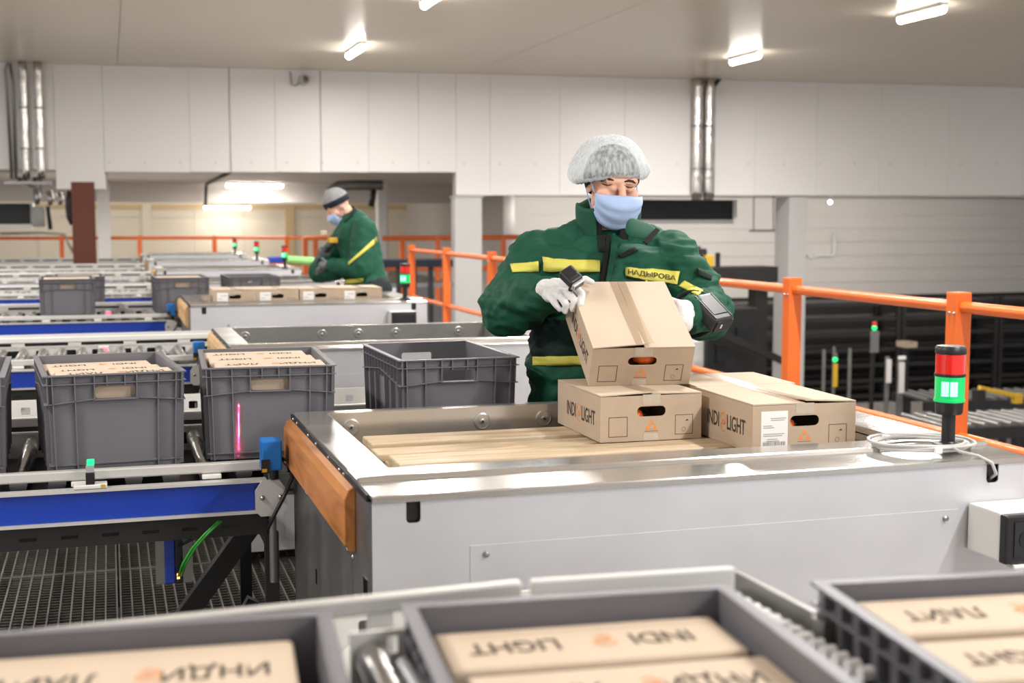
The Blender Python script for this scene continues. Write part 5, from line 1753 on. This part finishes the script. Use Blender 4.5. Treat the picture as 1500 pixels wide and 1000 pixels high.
for k in (-0.03, 0.03):
    MB().tube([c0 + ax * k + fr_ @ Vector((0.071 * math.cos(a), 0, 0.071 * math.sin(a))) - wc for a in [2 * PI * i / 24 for i in range(25)]], 0.007, 6).build('arm_strap', 'velcro', t, smooth=True)

# ---- second worker far behind, side view, head bowed
D2 = 10.55
q = at(520, 380, D2)
W2 = Vector((q.x, q.y, 0))
t2 = thing('person', 'farther worker in green jacket and grey knit cap, head bowed, behind the row of cartons', 'person', W2)
h2 = at(494, 301, D2)
f2 = (-LX * 0.93 - LY * 0.36) * math.cos(0.75) - Vector((0, 0, 1)) * math.sin(0.75)
H2M = frame(f2)
def hp2(x, y, z): return h2 + H2M @ Vector((x, y, z))
b = MB()
head_prims(b, hp2, H2M, at(521, 325, D2))
S2 = {'n': at(533, 336, D2 - 0.16), 'f': at(512, 338, D2 + 0.2)}
E2 = {'n': at(528, 393, D2 - 0.22), 'f': at(468, 398, D2 + 0.1)}
R2 = {'n': at(480, 388, D2 - 0.12), 'f': at(479, 372, D2 - 0.02)}
hip = at(545, 425, D2)
b.capsule(at(522, 335, D2), at(538, 385, D2), 0.13, 0.12)
b.capsule(at(538, 385, D2), hip, 0.12, 0.13)
for k in 'nf':
    b.capsule(S2[k], E2[k], 0.05, 0.042)
    b.capsule(E2[k], R2[k], 0.042, 0.03)
for s in (-0.1, 0.1):
    hp_ = Vector((hip.x, hip.y, hip.z)) + LY * s
    b.capsule(hp_, Vector((hp_.x, hp_.y, 0.5)), 0.085, 0.06)
    b.capsule(Vector((hp_.x, hp_.y, 0.5)), Vector((hp_.x + 0.03, hp_.y, 0.09)), 0.058, 0.04)
    b.capsule(Vector((hp_.x + 0.03, hp_.y, 0.05)), Vector((hp_.x - 0.14, hp_.y, 0.04)), 0.04, 0.035)
bd = fuse(b, 0.007, 2, 'body', 'skin')
for v in bd.vertices: v.co -= W2
link('body', bd, t2)
b = MB()
b.sphere(hip, (0.17, 0.19, 0.15))
for s in (-0.1, 0.1):
    hp_ = Vector((hip.x, hip.y, hip.z)) + LY * s
    b.capsule(hp_, Vector((hp_.x, hp_.y, 0.5)), 0.105, 0.08)
    b.capsule(Vector((hp_.x, hp_.y, 0.5)), Vector((hp_.x + 0.03, hp_.y, 0.1)), 0.08, 0.07)
tr = fuse(b, 0.015, 3, 'trousers', 'trousers')
for v in tr.vertices: v.co -= W2
link('trousers', tr, t2)
for s in (-0.1, 0.1):
    hp_ = Vector((hip.x, hip.y, 0)) + LY * s
    bo = fuse(MB().capsule(Vector((hp_.x + 0.04, hp_.y, 0.06)), Vector((hp_.x - 0.16, hp_.y, 0.045)), 0.055, 0.044), 0.01, 2, 'boot', 'rubber')
    for v in bo.vertices: v.co -= W2
    link('boot', bo, t2)
b = MB()
b.capsule(at(519, 330, D2 + 0.02), at(523, 345, D2), 0.13, 0.17)
b.capsule(at(523, 345, D2), at(531, 385, D2), 0.17, 0.165)
b.capsule(at(531, 385, D2), at(536, 418, D2), 0.165, 0.17)
b.capsule(at(536, 415, D2), at(548, 450, D2), 0.175, 0.185)
for k in 'nf':
    b.capsule(S2[k], E2[k], 0.1, 0.09)
    b.capsule(E2[k], E2[k].lerp(R2[k], 0.8), 0.088, 0.06)
b.capsule(at(470, 400, D2 + 0.05), at(492, 396, D2 - 0.05), 0.07, 0.08)
j2 = fuse(b, 0.011, 4, 'jacket', 'jacket', folds(0.012, 9, 5.0))
j2b = bvh_of(j2)
for v in j2.vertices: v.co -= W2
link('jacket', j2, t2)
patch(j2b, [(510, 385), (556, 342), (556, 351), (511, 388)], 'reflective_stripe', 'stripe', t2, W2, 10, 3, 0.008, 0.004)
patch(j2b, [(505, 410), (532, 407), (532, 413), (505, 416)], 'reflective_stripe', 'stripe', t2, W2, 8, 3, 0.008, 0.004)
collar_mesh(at(512, 322, D2), H2M, 0.1, 0.1, -0.03, 0.06, -2.4, 2.4, 0.1, 'jacketdk', 'collar', t2, W2, n=24)
b = MB().sphere((0, 0.018, 0.034), (0.092, 0.11, 0.108), None, 24, 18)
def cap_part(z0, z1, m, name):
    me = b.mesh('tmp', m, True)
    bm = bmesh.new()
    bm.from_mesh(me)
    G = lambda: bm.verts[:] + bm.edges[:] + bm.faces[:]
    bmesh.ops.bisect_plane(bm, geom=G(), plane_co=(0, -0.09, z0), plane_no=(0, 0.3, 1.0), clear_inner=True)
    if z1: bmesh.ops.bisect_plane(bm, geom=G(), plane_co=(0, -0.09, z1), plane_no=(0, 0.3, 1.0), clear_outer=True)
    for v in bm.verts:
        k = 1.03 if z1 else 1.0
        v.co = hp2(*(v.co * k)) - W2
    bm.to_mesh(me)
    bm.free()
    o = link(name, me, t2)
    sd = o.modifiers.new('t', 'SOLIDIFY')
    sd.thickness = 0.008
    return o
cap_part(0.045, None, 'greyknit', 'knit_cap')
cap_part(0.035, 0.085, 'navy', 'cap_band')
make_mask(hp2, t2, W2)
g2 = lambda c, dx: [[(c, 0.028), (c + Vector((dx * 0.05, 0.01 * k, -0.01 - 0.012 * k)), 0.013), (c + Vector((dx * 0.085, 0.01 * k, -0.035 - 0.012 * k)), 0.011)] for k in range(4)] + [[(c, 0.025), (c + Vector((dx * 0.03, -0.02, 0.035)), 0.013), (c + Vector((dx * 0.05, -0.02, 0.055)), 0.011)]]
glove(g2(R2['n'], -1), [(R2['n'], R2['n'] + Vector((-0.04, 0, 0)), 0.036, 0.034)], t2, W2, 'glove', 'greyglove', 0.006)
glove(g2(R2['f'], -1), [(R2['f'], R2['f'] + Vector((-0.04, 0, 0.02)), 0.036, 0.034)], t2, W2, 'glove', 'greyglove', 0.006)
t = thing('hand_scanner', 'yellow and black hand scanner held up by the farther worker', 'scanner', at(484, 356, D2 - 0.1))
MB().capsule((-0.03, 0, -0.06), (0.03, 0, 0.02), 0.022, 0.026).build('grip', 'rubber', t, smooth=True)
MB().box(-0.02, -0.03, 0.0, 0.06, 0.03, 0.045).build('scan_head', 'yellow', t, bevel=0.008)
MB().box(-0.08, -0.028, 0.06, -0.03, 0.028, 0.1).build('end_block', 'cardlt', t, bevel=0.006)

# red laser line thrown on the second crate by a narrow beam
ld = bpy.data.lights.new('laser_beam', 'AREA')
ld.shape = 'RECTANGLE'
ld.size, ld.size_y = 0.0022, 0.165
ld.spread = math.radians(4)
ld.energy = 0.35
ld.color = (1, 0.03, 0.08)
lo = bpy.data.objects.new('laser_beam', ld)
COL.objects.link(lo)
p = atY(352, 630, 3.955)
lo.location = p + Vector((0.002, -0.016, 0))
lo.rotation_euler = (Vector((-0.002, 0.016, 0))).to_track_quat('-Z', 'Y').to_euler()
